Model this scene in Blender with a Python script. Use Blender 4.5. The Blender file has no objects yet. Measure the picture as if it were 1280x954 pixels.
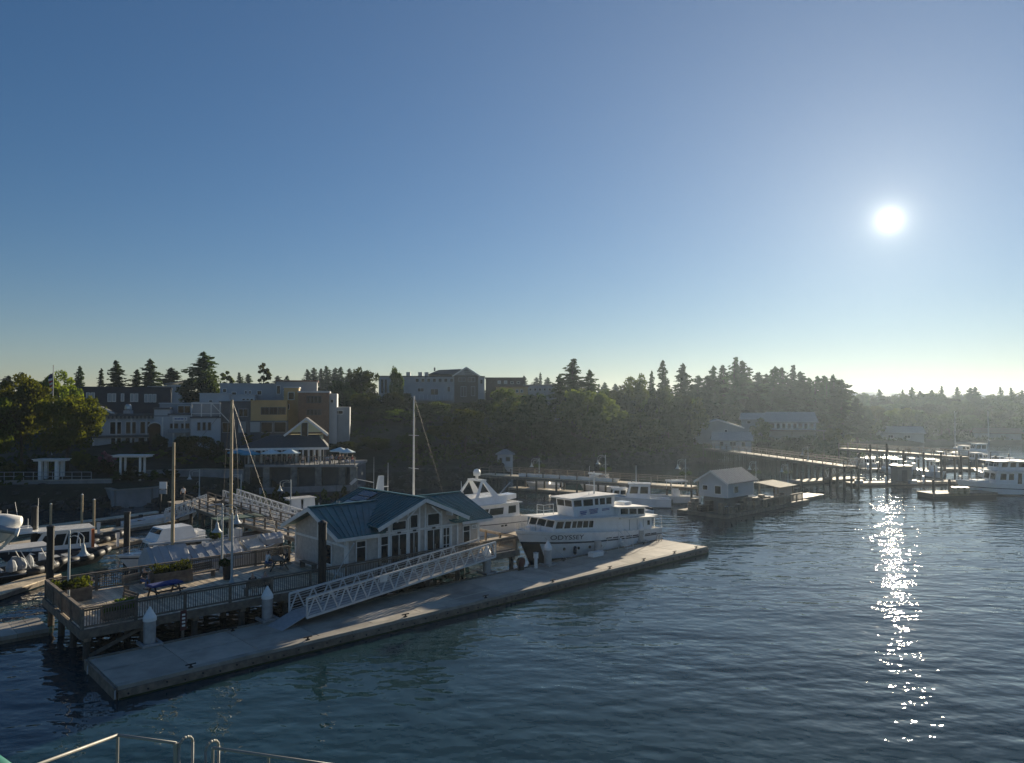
import bpy, bmesh, math, random
import numpy as np
from mathutils import Vector, Matrix
R = math.radians
sc = bpy.context.scene
COL = sc.collection

# ------------------------------------------------------------------ camera, sky, sun, exposure
FPX, CAMH, PIT = 924.0, 13.0, math.atan(28 / 924)      # focal length in photo pixels, eye height above the water, pitch
cam = bpy.data.cameras.new('camera'); cam_ob = bpy.data.objects.new('camera', cam); COL.objects.link(cam_ob)
cam_ob.location = (0, 0, CAMH); cam_ob.rotation_euler = (R(90) + PIT, 0, 0)
cam.sensor_width = 36; cam.lens = 36 * FPX / 1280; cam.clip_start = .05; cam.clip_end = 30000
sc.camera = cam_ob

SUN_AZ, SUN_EL = R(27.22), R(12.56)
SUN = Vector((math.sin(SUN_AZ) * math.cos(SUN_EL), math.cos(SUN_AZ) * math.cos(SUN_EL), math.sin(SUN_EL)))
world = bpy.data.worlds.new('World'); sc.world = world; world.use_nodes = True
wt = world.node_tree
sky = wt.nodes.new('ShaderNodeTexSky'); sky.sky_type = 'NISHITA'; sky.sun_disc = False
sky.sun_elevation = SUN_EL; sky.sun_rotation = SUN_AZ
sky.air_density = 1.0; sky.dust_density = 0.0; sky.ozone_density = 3.0
bgn = wt.nodes['Background']; bgn.inputs[1].default_value = 0.050
# the sun's visible blaze and aureole, a function of the angle from the sun's direction
tcw = wt.nodes.new('ShaderNodeTexCoord')
dotn = wt.nodes.new('ShaderNodeVectorMath'); dotn.operation = 'DOT_PRODUCT'; dotn.inputs[1].default_value = SUN
nrm = wt.nodes.new('ShaderNodeVectorMath'); nrm.operation = 'NORMALIZE'
wt.links.new(tcw.outputs['Generated'], nrm.inputs[0]); wt.links.new(nrm.outputs[0], dotn.inputs[0])
def wmath(op, a, b=None):
    n = wt.nodes.new('ShaderNodeMath'); n.operation = op
    for i, x in enumerate((a, b)):
        if x is None: continue
        if isinstance(x, (int, float)): n.inputs[i].default_value = x
        else: wt.links.new(x, n.inputs[i])
    return n.outputs[0]
ang = wmath('ARCCOSINE', wmath('MINIMUM', dotn.outputs['Value'], 1.0))
def halo(width, amp, col, prev):
    e = wmath('MULTIPLY', wmath('EXPONENT', wmath('MULTIPLY', ang, -1.0 / width)), amp)
    v = wt.nodes.new('ShaderNodeVectorMath'); v.operation = 'SCALE'; v.inputs[0].default_value = col
    wt.links.new(e, v.inputs['Scale'])
    a = wt.nodes.new('ShaderNodeVectorMath'); a.operation = 'ADD'
    wt.links.new(prev, a.inputs[0]); wt.links.new(v.outputs[0], a.inputs[1])
    return a.outputs[0]
hsv = wt.nodes.new('ShaderNodeHueSaturation'); hsv.inputs['Saturation'].default_value = 1.27
tint = wt.nodes.new('ShaderNodeVectorMath'); tint.operation = 'MULTIPLY'; tint.inputs[1].default_value = (.98, .955, 1.05); gmn = wt.nodes.new('ShaderNodeGamma'); gmn.inputs[1].default_value = .86; wt.links.new(sky.outputs[0], gmn.inputs[0]); wt.links.new(gmn.outputs[0], tint.inputs[0]); wt.links.new(tint.outputs[0], hsv.inputs['Color'])
acc = halo(.0085, 24, (1, .95, .82), hsv.outputs[0])
acc = halo(.06, 1.5, (1, .92, .72), acc)
acc = halo(.20, .9, (1, .86, .56), acc)
acc = halo(.40, 2.7, (1, .95, .76), acc)
wt.links.new(acc, bgn.inputs[0])

sun_l = bpy.data.lights.new('sun', 'SUN'); sun_l.energy = 5.0; sun_l.angle = R(.53); sun_l.color = (1, .86, .64)
sun_o = bpy.data.objects.new('sun', sun_l); COL.objects.link(sun_o); sun_o.rotation_euler = SUN.to_track_quat('Z', 'Y').to_euler()
vs = sc.view_settings
vs.view_transform = 'Standard'; vs.look = 'None'; vs.exposure = 0.86; vs.gamma = 1; vs.use_curve_mapping = False
sc.cycles.use_denoising = True
sc.cycles.max_bounces = 6; sc.cycles.volume_bounces = 0; sc.cycles.transparent_max_bounces = 8
sc.cycles.sample_clamp_indirect = 8.0; sc.cycles.sample_clamp_direct = 40.0

# ------------------------------------------------------------------ photo pixel -> place
_c, _s = math.cos(PIT), math.sin(PIT)
def ray(px, py):
    x, u = (px - 640) / FPX, (477 - py) / FPX
    return (x, _c - u * _s, _s + u * _c)
def G(px, py, z=0.0):                 # where the sight line meets the level z
    d = ray(px, py); t = (z - CAMH) / d[2]; return Vector((d[0] * t, d[1] * t, z))
def at(px, py, Y):                    # where it meets the upright plane at distance Y
    d = ray(px, py); t = Y / d[1]; return Vector((d[0] * t, Y, CAMH + d[2] * t))
TH = R(42.92); OX, OY = -17.367, 32.944      # the landing's own frame: u along the float, v towards the shore
CU, SU = math.cos(TH), math.sin(TH)
def W(u, v, z=0.0): return Vector((OX + u * CU - v * SU, OY + u * SU + v * CU, z))
def UV(px, py, z):
    p = G(px, py, z); x, y = p.x - OX, p.y - OY
    return x * CU + y * SU, -x * SU + y * CU

# ------------------------------------------------------------------ helpers
class MB:
    def __init__(s): s.v = []; s.f = []; s.m = []; s.cm = 0
    def add(s, vs, fs):
        o = len(s.v); s.v += [tuple(p) for p in vs]
        for f in fs: s.f.append([i + o for i in f]); s.m.append(s.cm)
        return s
    def bx(s, x0, x1, y0, y1, z0, z1):
        return s.add([(x0,y0,z0),(x1,y0,z0),(x1,y1,z0),(x0,y1,z0),(x0,y0,z1),(x1,y0,z1),(x1,y1,z1),(x0,y1,z1)],
                     [(3,2,1,0),(4,5,6,7),(0,1,5,4),(1,2,6,5),(2,3,7,6),(3,0,4,7)])
    def beam(s, p, q, w, h):           # box along a segment, w across, h upright
        p, q = Vector(p), Vector(q); d = (q - p).normalized()
        up = Vector((0, 0, 1)) if abs(d.z) < .95 else Vector((0, 1, 0))
        a = d.cross(up).normalized() * w / 2; b = a.cross(d).normalized() * h / 2
        vs = [c + i * a + j * b for c in (p, q) for i, j in ((-1,-1),(1,-1),(1,1),(-1,1))]
        return s.add(vs, [(0,1,2,3),(7,6,5,4),(0,4,5,1),(1,5,6,2),(2,6,7,3),(3,7,4,0)])
    def tube(s, p, q, r, r2=None, n=8):
        p, q = Vector(p), Vector(q); r2 = r if r2 is None else r2
        d = (q - p).normalized(); up = Vector((0, 0, 1)) if abs(d.z) < .95 else Vector((0, 1, 0))
        a = d.cross(up).normalized(); b = a.cross(d).normalized()
        vs = [c + (a * math.cos(t) + b * math.sin(t)) * rr for c, rr in ((p, r), (q, r2)) for t in [2 * math.pi * k / n for k in range(n)]]
        return s.add(vs, [(k, k + n, (k + 1) % n + n, (k + 1) % n) for k in range(n)] + [tuple(range(n)), tuple(range(2 * n - 1, n - 1, -1))])
    def path(s, pts, r, n=6):
        for a, b in zip(pts, pts[1:]): s.tube(a, b, r, r, n)
        return s
    def lathe(s, prof, c=(0, 0, 0), n=12):
        vs = [(c[0] + r * math.cos(2 * math.pi * k / n), c[1] + r * math.sin(2 * math.pi * k / n), c[2] + z) for r, z in prof for k in range(n)]
        fs = [(i * n + k, i * n + (k + 1) % n, (i + 1) * n + (k + 1) % n, (i + 1) * n + k) for i in range(len(prof) - 1) for k in range(n)]
        return s.add(vs, fs + [tuple(range(n - 1, -1, -1)), tuple(range((len(prof) - 1) * n, len(prof) * n))])
    def loft(s, rings, cap=True):
        n = len(rings[0]); vs = [p for r in rings for p in r]
        fs = [(i * n + k, i * n + (k + 1) % n, (i + 1) * n + (k + 1) % n, (i + 1) * n + k) for i in range(len(rings) - 1) for k in range(n)]
        if cap: fs += [tuple(range(n - 1, -1, -1)), tuple(range((len(rings) - 1) * n, len(rings) * n))]
        return s.add(vs, fs)
    def slab(s, quad, t):              # a polygon in space given a thickness along its normal
        q = [Vector(p) for p in quad]; nn = (q[1] - q[0]).cross(q[2] - q[0]).normalized() * t; n = len(q)
        return s.add(q + [p + nn for p in q], [tuple(range(n - 1, -1, -1)), tuple(range(n, 2 * n))] + [(k, (k + 1) % n, (k + 1) % n + n, k + n) for k in range(n)])
    def build(s, name, mat, parent=None, smooth=False, kind=None, loc=None):
        me = bpy.data.meshes.new(name); me.from_pydata(s.v, [], s.f)
        mats = mat if isinstance(mat, (list, tuple)) else [mat]
        for m in mats: me.materials.append(m)
        if len(mats) > 1: me.polygons.foreach_set('material_index', s.m)
        bm = bmesh.new(); bm.from_mesh(me); bmesh.ops.recalc_face_normals(bm, faces=bm.faces); bm.to_mesh(me); bm.free()
        if smooth: me.polygons.foreach_set('use_smooth', [True] * len(me.polygons))
        o = bpy.data.objects.new(name, me); COL.objects.link(o)
        if parent: o.parent = parent
        if kind: o['kind'] = kind
        if loc is not None: o.location = loc
        return o
def put(name, me, parent, loc=(0, 0, 0), rz=0):          # another object on the same mesh data
    o = bpy.data.objects.new(name, me); COL.objects.link(o); o.parent = parent; o.location = loc; o.rotation_euler = (0, 0, rz); return o
def thing(name, label, cat, loc=(0, 0, 0), rz=0.0, group=None):
    o = bpy.data.objects.new(name, None); COL.objects.link(o); o.empty_display_size = .2
    o.location = loc; o.rotation_euler = (0, 0, rz); o['label'] = label; o['category'] = cat
    if group: o['group'] = group
    return o
def tag(o, label, cat, group=None):
    o['label'] = label; o['category'] = cat
    if group: o['group'] = group
    return o
def dup(root, loc=None, rz=None, label=None, scale=None):
    r = root.copy(); COL.objects.link(r)
    if loc is not None: r.location = loc
    if rz is not None: r.rotation_euler = (0, 0, rz)
    if label: r['label'] = label
    if scale is not None: r.scale = scale
    for ch in list(root.children):
        c = ch.copy(); COL.objects.link(c); c.parent = r
        for g in list(ch.children):
            d = g.copy(); COL.objects.link(d); d.parent = c
    return r

# ------------------------------------------------------------------ materials
def _pb(name):
    m = bpy.data.materials.new(name); m.use_nodes = True; t = m.node_tree
    return m, t, t.nodes['Principled BSDF']
def noise(t, scale, detail=3, sc3=(1, 1, 1), rot=0.0, rough=.55):
    g = t.nodes.new('ShaderNodeNewGeometry'); mp = t.nodes.new('ShaderNodeMapping')
    mp.inputs['Scale'].default_value = sc3; mp.inputs['Rotation'].default_value = (0, 0, rot)
    n = t.nodes.new('ShaderNodeTexNoise'); n.inputs['Scale'].default_value = scale; n.inputs['Detail'].default_value = detail; n.inputs['Roughness'].default_value = rough
    t.links.new(g.outputs['Position'], mp.inputs[0]); t.links.new(mp.outputs[0], n.inputs['Vector']); return n.outputs[0]
def mixc(t, fac, a, b):
    n = t.nodes.new('ShaderNodeMix'); n.data_type = 'RGBA'; n.clamp_factor = True
    if isinstance(fac, (int, float)): n.inputs[0].default_value = fac
    else: t.links.new(fac, n.inputs[0])
    for i, c in ((6, a), (7, b)):
        if isinstance(c, tuple): n.inputs[i].default_value = (*c, 1)
        else: t.links.new(c, n.inputs[i])
    return n.outputs[2]
def remap(t, x, lo, hi, a=0.0, b=1.0):
    n = t.nodes.new('ShaderNodeMapRange'); n.inputs[1].default_value = lo; n.inputs[2].default_value = hi
    n.inputs[3].default_value = a; n.inputs[4].default_value = b; t.links.new(x, n.inputs[0]); return n.outputs[0]
def bump(t, h, dist, prev=None, strength=1.0):
    b = t.nodes.new('ShaderNodeBump'); b.inputs['Strength'].default_value = strength; b.inputs['Distance'].default_value = dist
    t.links.new(h, b.inputs['Height'])
    if prev is not None: t.links.new(prev, b.inputs['Normal'])
    return b.outputs[0]
def mat(name, col, rough=.65, var=.25, scale=2.5, metal=0.0, bmp=0.0, stain=None, sc3=(1, 1, 1), rand=0.0, spec=.4, coat=0.0):
    m, t, b = _pb(name)
    lo = tuple(c * (1 - var) for c in col); hi = tuple(min(1, c * (1 + var)) for c in col)
    c = mixc(t, remap(t, noise(t, scale, 5, sc3), .3, .7), lo, hi)
    if stain:
        c = mixc(t, remap(t, noise(t, scale * .37, 6, (1, 1, .6), .4, .7), .5, .75, 0, .75), c, stain)
    if rand:
        oi = t.nodes.new('ShaderNodeObjectInfo'); h = t.nodes.new('ShaderNodeHueSaturation')
        t.links.new(remap(t, oi.outputs['Random'], 0, 1, 1 - rand, 1 + rand), h.inputs['Value']); t.links.new(c, h.inputs['Color']); c = h.outputs[0]
    t.links.new(c, b.inputs['Base Color'])
    t.links.new(remap(t, noise(t, scale * 1.7, 4), .3, .7, max(.03, rough - .1), min(1, rough + .1)), b.inputs['Roughness'])
    b.inputs['Metallic'].default_value = metal; b.inputs['Specular IOR Level'].default_value = spec; b.inputs['Coat Weight'].default_value = coat
    if bmp: t.links.new(bump(t, noise(t, scale * 5, 4, sc3), bmp), b.inputs['Normal'])
    return m
def leafmat(name, col, col2, trans=.45, ttint=(1.3, 1.2, .35)):
    m = bpy.data.materials.new(name); m.use_nodes = True; t = m.node_tree; t.nodes.clear()
    out = t.nodes.new('ShaderNodeOutputMaterial'); mx = t.nodes.new('ShaderNodeMixShader')
    d = t.nodes.new('ShaderNodeBsdfDiffuse'); tr = t.nodes.new('ShaderNodeBsdfTranslucent')
    oi = t.nodes.new('ShaderNodeObjectInfo'); c = mixc(t, remap(t, noise(t, .9, 4), .3, .7), col, col2)
    h = t.nodes.new('ShaderNodeHueSaturation'); t.links.new(c, h.inputs['Color'])
    t.links.new(remap(t, oi.outputs['Random'], 0, 1, .55, 1.6), h.inputs['Value']); t.links.new(remap(t, oi.outputs['Random'], 0, 1, .47, .525), h.inputs['Hue'])
    t.links.new(h.outputs[0], d.inputs[0])
    v = t.nodes.new('ShaderNodeVectorMath'); v.operation = 'MULTIPLY'; v.inputs[1].default_value = ttint
    t.links.new(h.outputs[0], v.inputs[0]); t.links.new(v.outputs[0], tr.inputs[0])
    mx.inputs[0].default_value = trans
    t.links.new(d.outputs[0], mx.inputs[1]); t.links.new(tr.outputs[0], mx.inputs[2]); t.links.new(mx.outputs[0], out.inputs[0])
    return m
M = {}
def mm(k, *a, **kw): M[k] = mat(k, *a, **kw)
mm('wood', (.17, .14, .11), .8, .35, 3, bmp=.01, rand=.25, stain=(.08, .075, .07))
mm('deck', (.56, .465, .33), .48, .3, 4, bmp=.008, rand=.3, spec=.75, sc3=(1, 1, 1), stain=(.36, .30, .22))
mm('pile', (.075, .065, .055), .85, .4, 3, bmp=.02, stain=(.03, .035, .03))
mm('black_pile', (.012, .013, .014), .6, .3, 3)
mm('concrete', (.30, .28, .24), .85, .2, 1.2, bmp=.006, stain=(.17, .16, .13), rand=.08)
mm('float_deck', (.36, .325, .27), .62, .25, .9, spec=.55, bmp=.006, stain=(.17, .16, .135), rand=.2)
mm('float_side', (.20, .17, .13), .85, .35, 3, bmp=.01, stain=(.08, .08, .06))
mm('white', (.78, .78, .76), .45, .06, 2)
mm('trim', (.72, .71, .68), .55, .08, 3, stain=(.55, .54, .5))
mm('gel', (.80, .80, .79), .22, .05, 1.5, coat=.3, stain=(.66, .65, .62))
mm('shingle', (.47, .43, .385), .85, .18, 4, bmp=.01, stain=(.39, .35, .31))
mm('teal_roof', (.024, .128, .145), .42, .22, .9, metal=.12, stain=(.06, .14, .15))
mm('alum', (.62, .63, .63), .42, .1, 3, metal=.25)
mm('steel', (.45, .46, .46), .35, .12, 6, metal=.85)
mm('rail_paint', (.27, .26, .235), .5, .15, 8, stain=(.30, .28, .24))
mm('galv', (.38, .39, .40), .5, .15, 4, metal=.5)
mm('lamp_paint', (.42, .45, .45), .5, .1, 4)
mm('black', (.015, .015, .017), .5, .2, 4)
mm('rubber', (.022, .023, .026), .6, .25, 4)
mm('navy', (.018, .026, .045), .7, .15, 1)
mm('navy_cloth', (.02, .04, .17), .8, .2, 5)
mm('canvas', (.42, .43, .44), .85, .12, 1.2, bmp=.02, stain=(.33, .34, .35))
mm('cream_canvas', (.55, .52, .45), .85, .15, 2, bmp=.03)
mm('green_canvas', (.05, .10, .08), .85, .2, 2)
mm('teal_canvas', (.06, .30, .42), .8, .15, 2)
mm('pale_canvas', (.62, .72, .72), .8, .1, 2)
mm('gold_spar', (.42, .33, .20), .45, .15, 3)
mm('alu_spar', (.62, .62, .60), .4, .08, 3)
mm('teak', (.30, .19, .10), .6, .25, 5)
mm('wall_white', (.47, .49, .51), .75, .08, .6, stain=(.46, .48, .49))
mm('wall_grey', (.30, .32, .34), .75, .1, .6, stain=(.24, .26, .27))
mm('wall_dark', (.09, .10, .115), .75, .15, .8)
mm('wall_tan', (.44, .31, .145), .75, .1, .7)
mm('wall_brick', (.20, .125, .085), .85, .25, 4)
mm('wall_brown', (.075, .06, .055), .85, .2, 2)
mm('wall_yellow', (.74, .69, .42), .75, .06, .8)
mm('roof_dark', (.045, .048, .055), .85, .25, 4, bmp=.01)
mm('roof_brown', (.16, .085, .06), .8, .2, 2)
mm('roof_grey', (.26, .26, .26), .55, .25, 3, stain=(.18, .18, .17))
mm('stone', (.16, .16, .15), .9, .35, 1.6, bmp=.05, rand=.3)
mm('retaining', (.22, .23, .24), .9, .2, .7, stain=(.13, .14, .14), bmp=.02)
mm('rock', (.055, .055, .052), .95, .4, 1.2, bmp=.05, rand=.35)
mm('asphalt', (.06, .06, .062), .9, .2, 2)
mm('soil', (.020, .024, .014), .95, .5, .4, bmp=.1, stain=(.014, .024, .012))
mm('skin', (.48, .30, .22), .6, .08, 9)
mm('hair', (.05, .035, .025), .7, .2, 20)
mm('cloth_black', (.02, .02, .025), .85, .2, 8)
mm('cloth_white', (.62, .62, .62), .85, .1, 8)
mm('cloth_pink', (.55, .36, .33), .85, .12, 8)
mm('cloth_khaki', (.50, .44, .34), .85, .12, 8)
mm('cloth_blue', (.08, .13, .25), .85, .15, 8)
mm('cloth_red', (.35, .06, .05), .85, .15, 8)
mm('red', (.085, .022, .02), .6, .2, 6)
mm('ink', (.02, .022, .03), .6, .1, 6)
mm('blue_ink', (.05, .10, .30), .6, .1, 6)
mm('solar', (.02, .025, .05), .2, .15, 5)
mm('green_paint', (.03, .16, .12), .35, .12, 3, coat=.2)
mm('bark', (.055, .042, .032), .9, .35, 3, bmp=.03)
mm('flag_red', (.38, .03, .04), .8, .1, 5); mm('flag_blue', (.02, .03, .14), .8, .1, 5)
mm('orange', (.50, .12, .03), .7, .1, 5)
def glass(name, col, rough=.06):
    m, t, b = _pb(name); b.inputs['Base Color'].default_value = (*col, 1); b.inputs['Roughness'].default_value = rough
    b.inputs['Specular IOR Level'].default_value = .22
    t.links.new(bump(t, noise(t, .7, 2), .012), b.inputs['Normal']); M[name] = m
glass('glass', (.012, .016, .02)); glass('glass_lit', (.34, .37, .38), .25)  # second glass: lit look of panes put into a pale base colour, no emission
M['fir'] = leafmat('fir', (.024, .044, .022), (.045, .070, .030), .32)
M['leaf'] = leafmat('leaf', (.048, .078, .026), (.095, .125, .036), .52)
M['leaf_gold'] = leafmat('leaf_gold', (.062, .092, .020), (.125, .145, .028), .5)  # sunlit yellow of the park trees put into the leaf colour; also rusty leaves
M['leaf_dark'] = leafmat('leaf_dark', (.024, .044, .021), (.052, .074, .028), .42)
M['flower'] = leafmat('flower', (.30, .10, .12), (.45, .25, .28), .3, (1, .8, .8))

# ------------------------------------------------------------------ the setting: water, land, hills, air
def water_material():
    m, t, b = _pb('water')
    b.inputs['Base Color'].default_value = (.012, .036, .046, 1); b.inputs['Roughness'].default_value = .008; b.inputs['IOR'].default_value = 1.333
    swell = noise(t, .16, 1, (.55, 1.3, 1), .35)
    wave = noise(t, .60, 1, (.75, 1.4, 1), -.25)
    rip = noise(t, 1.7, 1, (1.0, 1.2, 1), .5)
    calm = remap(t, noise(t, .035, 2, (.5, 1.4, 1), .2), .35, .65, .45, 1.1)     # wind lanes: smoother and rougher water
    def mul(a, f):
        n = t.nodes.new('ShaderNodeMath'); n.operation = 'MULTIPLY'; t.links.new(a, n.inputs[0])
        if isinstance(f, (int, float)): n.inputs[1].default_value = f
        else: t.links.new(f, n.inputs[1])
        return n.outputs[0]
    n1 = bump(t, swell, .16); n2 = bump(t, mul(wave, calm), .13, n1); n3 = bump(t, mul(rip, calm), .036, n2)
    t.links.new(n3, b.inputs['Normal'])
    return m
M['water'] = water_material()
wb = MB(); wb.add([(-1500, -60, 0), (1500, -60, 0), (1500, 1250, 0), (-1500, 1250, 0)], [(0, 1, 2, 3)])
o = wb.build('water', M['water']); o['kind'] = 'structure'

SHORE = [(-400, 80), (-120, 84), (-61, 89), (-49, 93), (-42, 97), (-34, 103), (-26, 108), (-14, 113), (-6, 122), (0, 134), (14, 146), (28, 158), (48, 171), (76, 190), (96, 222), (125, 236), (180, 240), (300, 236), (700, 230)]
SX = [p[0] for p in SHORE]; SY = [p[1] for p in SHORE]
def lerp(x, xs, ys): return float(np.interp(x, xs, ys))
def TZ(x, y):
    s = y - lerp(x, SX, SY)
    if s < 0: return max(-3.0, s * .5)
    slope = lerp(x, [-90, -55, -20, 10, 40, 80, 130], [.10, .165, .19, .17, .10, .05, .028])
    first = lerp(x, [-70, -30, 30, 100], [2.9, 2.6, 1.8, 1.2])
    cap = lerp(x, [-120, -60, 0, 60, 120], [8, 10.5, 11.5, 8, 5])
    z = first * min(1, s / 3.0) + max(0, s - 6) * slope
    z = cap - (cap - z) * math.exp(-max(0, z - cap * .6) / 12) if z > cap * .6 else z
    return min(z, cap + .01 * s)
def terrain():
    xs = np.concatenate([np.linspace(-420, -100, 20), np.linspace(-96, 140, 110), np.linspace(150, 700, 26)])
    m = MB(); rows = [-1.5, 0, 1, 2, 3, 5, 8, 12, 17, 23, 30, 38, 47, 57, 68, 80, 95, 115, 140, 180, 240, 330, 480, 680]
    rnd = random.Random(5); vs = []; fs = []
    for s in rows:
        for x in xs:
            y = lerp(x, SX, SY) + s; z = TZ(x, y) + (rnd.uniform(-.25, .35) if 6 < s < 250 else 0)
            vs.append((x, y, z if s >= 0 else -1.2))
    n = len(xs)
    for i in range(len(rows) - 1):
        for k in range(n - 1): fs.append((i * n + k, i * n + k + 1, (i + 1) * n + k + 1, (i + 1) * n + k))
    m.add(vs, fs); o = m.build('ground', M['soil'], smooth=True); o['kind'] = 'structure'
terrain()
def hills(name, Y, prof, depth, seed, col):
    rnd = random.Random(seed); m = MB(); top = []; 
    for k in range(241):
        px = -300 + k * 8; b = lerp(px, [p[0] for p in prof], [p[1] for p in prof]) + rnd.uniform(-.8, .8)
        top.append(at(px, b, Y))
    vs = [(p.x, Y - depth, -3) for p in top] + [tuple(p) for p in top] + [(p.x, Y + depth, -3) for p in top]; n = len(top)
    m.add(vs, [(r * n + k, r * n + k + 1, (r + 1) * n + k + 1, (r + 1) * n + k) for r in (0, 1) for k in range(n - 1)])
    o = m.build(name, mat(name, col, .95, .3, .01)); o['kind'] = 'structure'
hills('hills', 1000, [(-300, 500), (600, 498), (1000, 494), (1070, 490), (1110, 491.5), (1150, 493), (1300, 494), (1600, 497)], 150, 3, (.04, .06, .04))

def haze_box():
    m = bpy.data.materials.new('haze'); m.use_nodes = True; t = m.node_tree; t.nodes.clear()
    out = t.nodes.new('ShaderNodeOutputMaterial'); v = t.nodes.new('ShaderNodeVolumePrincipled')
    v.inputs['Density'].default_value = HAZE_DENSITY; v.inputs['Anisotropy'].default_value = .62; v.inputs['Color'].default_value = (.66, .82, 1.0, 1)
    t.links.new(v.outputs[0], out.inputs['Volume'])
    b = MB(); b.bx(-1550, 1550, -70, 1300, -4, 34); o = b.build('haze', m); o['kind'] = 'stuff'
HAZE_DENSITY = .00017
haze_box()

# seawall, promenade and riprap on the left shore
def strip_wall(name, label, cat, pts, h, th, matk, z0, group=None, coping=True, n_block=0):
    r = thing(name, label, cat, (pts[0][0], pts[0][1], 0), 0, group); ox, oy = pts[0][0], pts[0][1]
    for a, b in zip(pts, pts[1:]):
        A, B = Vector((a[0] - ox, a[1] - oy, 0)), Vector((b[0] - ox, b[1] - oy, 0))
        k = max(1, int((B - A).length / 3.0))
        for i in range(k):
            p, q = A.lerp(B, (i + .006) / k), A.lerp(B, (i + .994) / k)
            MB().beam(p + Vector((0, 0, z0 + h / 2)), q + Vector((0, 0, z0 + h / 2)), th, h).build('wall_panel', M[matk], r)
        if coping: MB().beam(A + Vector((0, 0, z0 + h + .06)), B + Vector((0, 0, z0 + h + .06)), th + .12, .12).build('coping', M['concrete'], r)
    return r
seaw = [at(-60, 601, 92), at(0, 601, 93.5), at(60, 600, 94.5), at(140, 598, 96)]
strip_wall('seawall', 'long low concrete seawall below the waterfront park railing', 'wall', [(p.x, p.y) for p in seaw], 1.6, .5, 'retaining', 1.6)
rnd = random.Random(8)
rb = MB()
def rock_verts(b, c, r):
    vs = []; 
    for th_ in range(3):
        for k in range(6):
            ph = k * math.pi / 3 + th_ * .4; el = (-.6, .15, .8)[th_]
            rr = r * rnd.uniform(.75, 1.2); vs.append((c[0] + rr * math.cos(ph) * math.cos(el), c[1] + rr * math.sin(ph) * math.cos(el), c[2] + rr * math.sin(el) * .8))
    b.add(vs, [(i * 6 + k, i * 6 + (k + 1) % 6, (i + 1) * 6 + (k + 1) % 6, (i + 1) * 6 + k) for i in range(2) for k in range(6)] + [(5, 4, 3, 2, 1, 0), (12, 13, 14, 15, 16, 17)])
for k in range(1500):
    x = rnd.uniform(-75, 100); s = rnd.uniform(-1.2, 4.0); y = lerp(x, SX, SY) + s
    rock_verts(rb, (x, y, max(-.4, s * .62) + rnd.uniform(-.1, .25)), rnd.uniform(.3, .75))
o = rb.build('riprap', M['rock'], kind='stuff'); o['label'] = 'dark boulders of the riprap bank along the shoreline'; o['category'] = 'rocks'

# ------------------------------------------------------------------ trees
def leaf_quads(name, C, A, B):
    n = len(C); v = np.empty((n, 4, 3)); v[:, 0] = C - A - B; v[:, 1] = C + A - B * .6; v[:, 2] = C + A * .9 + B; v[:, 3] = C - A * .7 + B * .8
    me = bpy.data.meshes.new(name); me.vertices.add(4 * n); me.vertices.foreach_set('co', v.reshape(-1)); me.loops.add(4 * n); me.polygons.add(n)
    me.loops.foreach_set('vertex_index', np.arange(4 * n)); me.polygons.foreach_set('loop_start', np.arange(n) * 4); me.update(calc_edges=True); me.validate()
    return me
def unit(v): return v / np.maximum(1e-6, np.linalg.norm(v, axis=1, keepdims=True))
def fir_mesh(seed, H=20.0, Rr=3.6, ragged=.35, bare=.12, dens=1.0):
    r = np.random.default_rng(seed); C = []; A = []; B = []; lean = r.uniform(-.5, .5, 2)
    lobe = r.uniform(.75, 1.25, 9)                       # uneven sides: reach differs with direction
    n_br = int(190 * dens)
    for k in range(n_br):
        t = bare + (1 - bare) * (k + r.random()) / n_br; z = H * t; ph = r.random() * 6.283
        env = Rr * ((1 - t) ** .6 + .01) * lobe[int(ph / 6.284 * 5) + int(t * 3.9)]
        if r.random() < ragged * .3: env *= .45
        gk = .30 + .70 * min(1.0, env / 1.3); L = max(.12, env * (r.uniform(.5, 1.05) if r.random() < .8 else r.uniform(1.0, 1.35))); d = np.array([math.cos(ph), math.sin(ph), 0]); side = np.array([-d[1], d[0], 0]); lift = r.uniform(-.38, .10) + .35 * t
        n = max(2, int(L / .36)); off = np.array([lean[0], lean[1], 0]) * t * t
        for i in range(n):
            s = (i + .5) / n * L; w = (.22 + .42 * (1 - s / L) * min(1, L / 2)) * gk
            for q in range(3):
                c = d * s + side * r.uniform(-w, w) * 1.4 + off; c[2] = z + lift * s - .06 * s * s / max(1, L) + r.uniform(-.22, .18)
                a = (d * r.uniform(.20, .42) + side * r.uniform(-.28, .28)) * gk; a[2] = r.uniform(-.2, .12)
                b = side * r.uniform(.10, .24) * gk + np.array([0, 0, r.uniform(-.26, .06)])
                C.append(c); A.append(a); B.append(b)
    for i in range(16): C.append(np.array([lean[0] + r.uniform(-.08, .08), lean[1] + r.uniform(-.08, .08), H * .965 + .05 * i])); A.append(np.array([.07 - .003 * i, 0.03, .1])); B.append(np.array([0, .05, .14]))
    return leaf_quads('crown', np.array(C), np.array(A), np.array(B))
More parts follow.
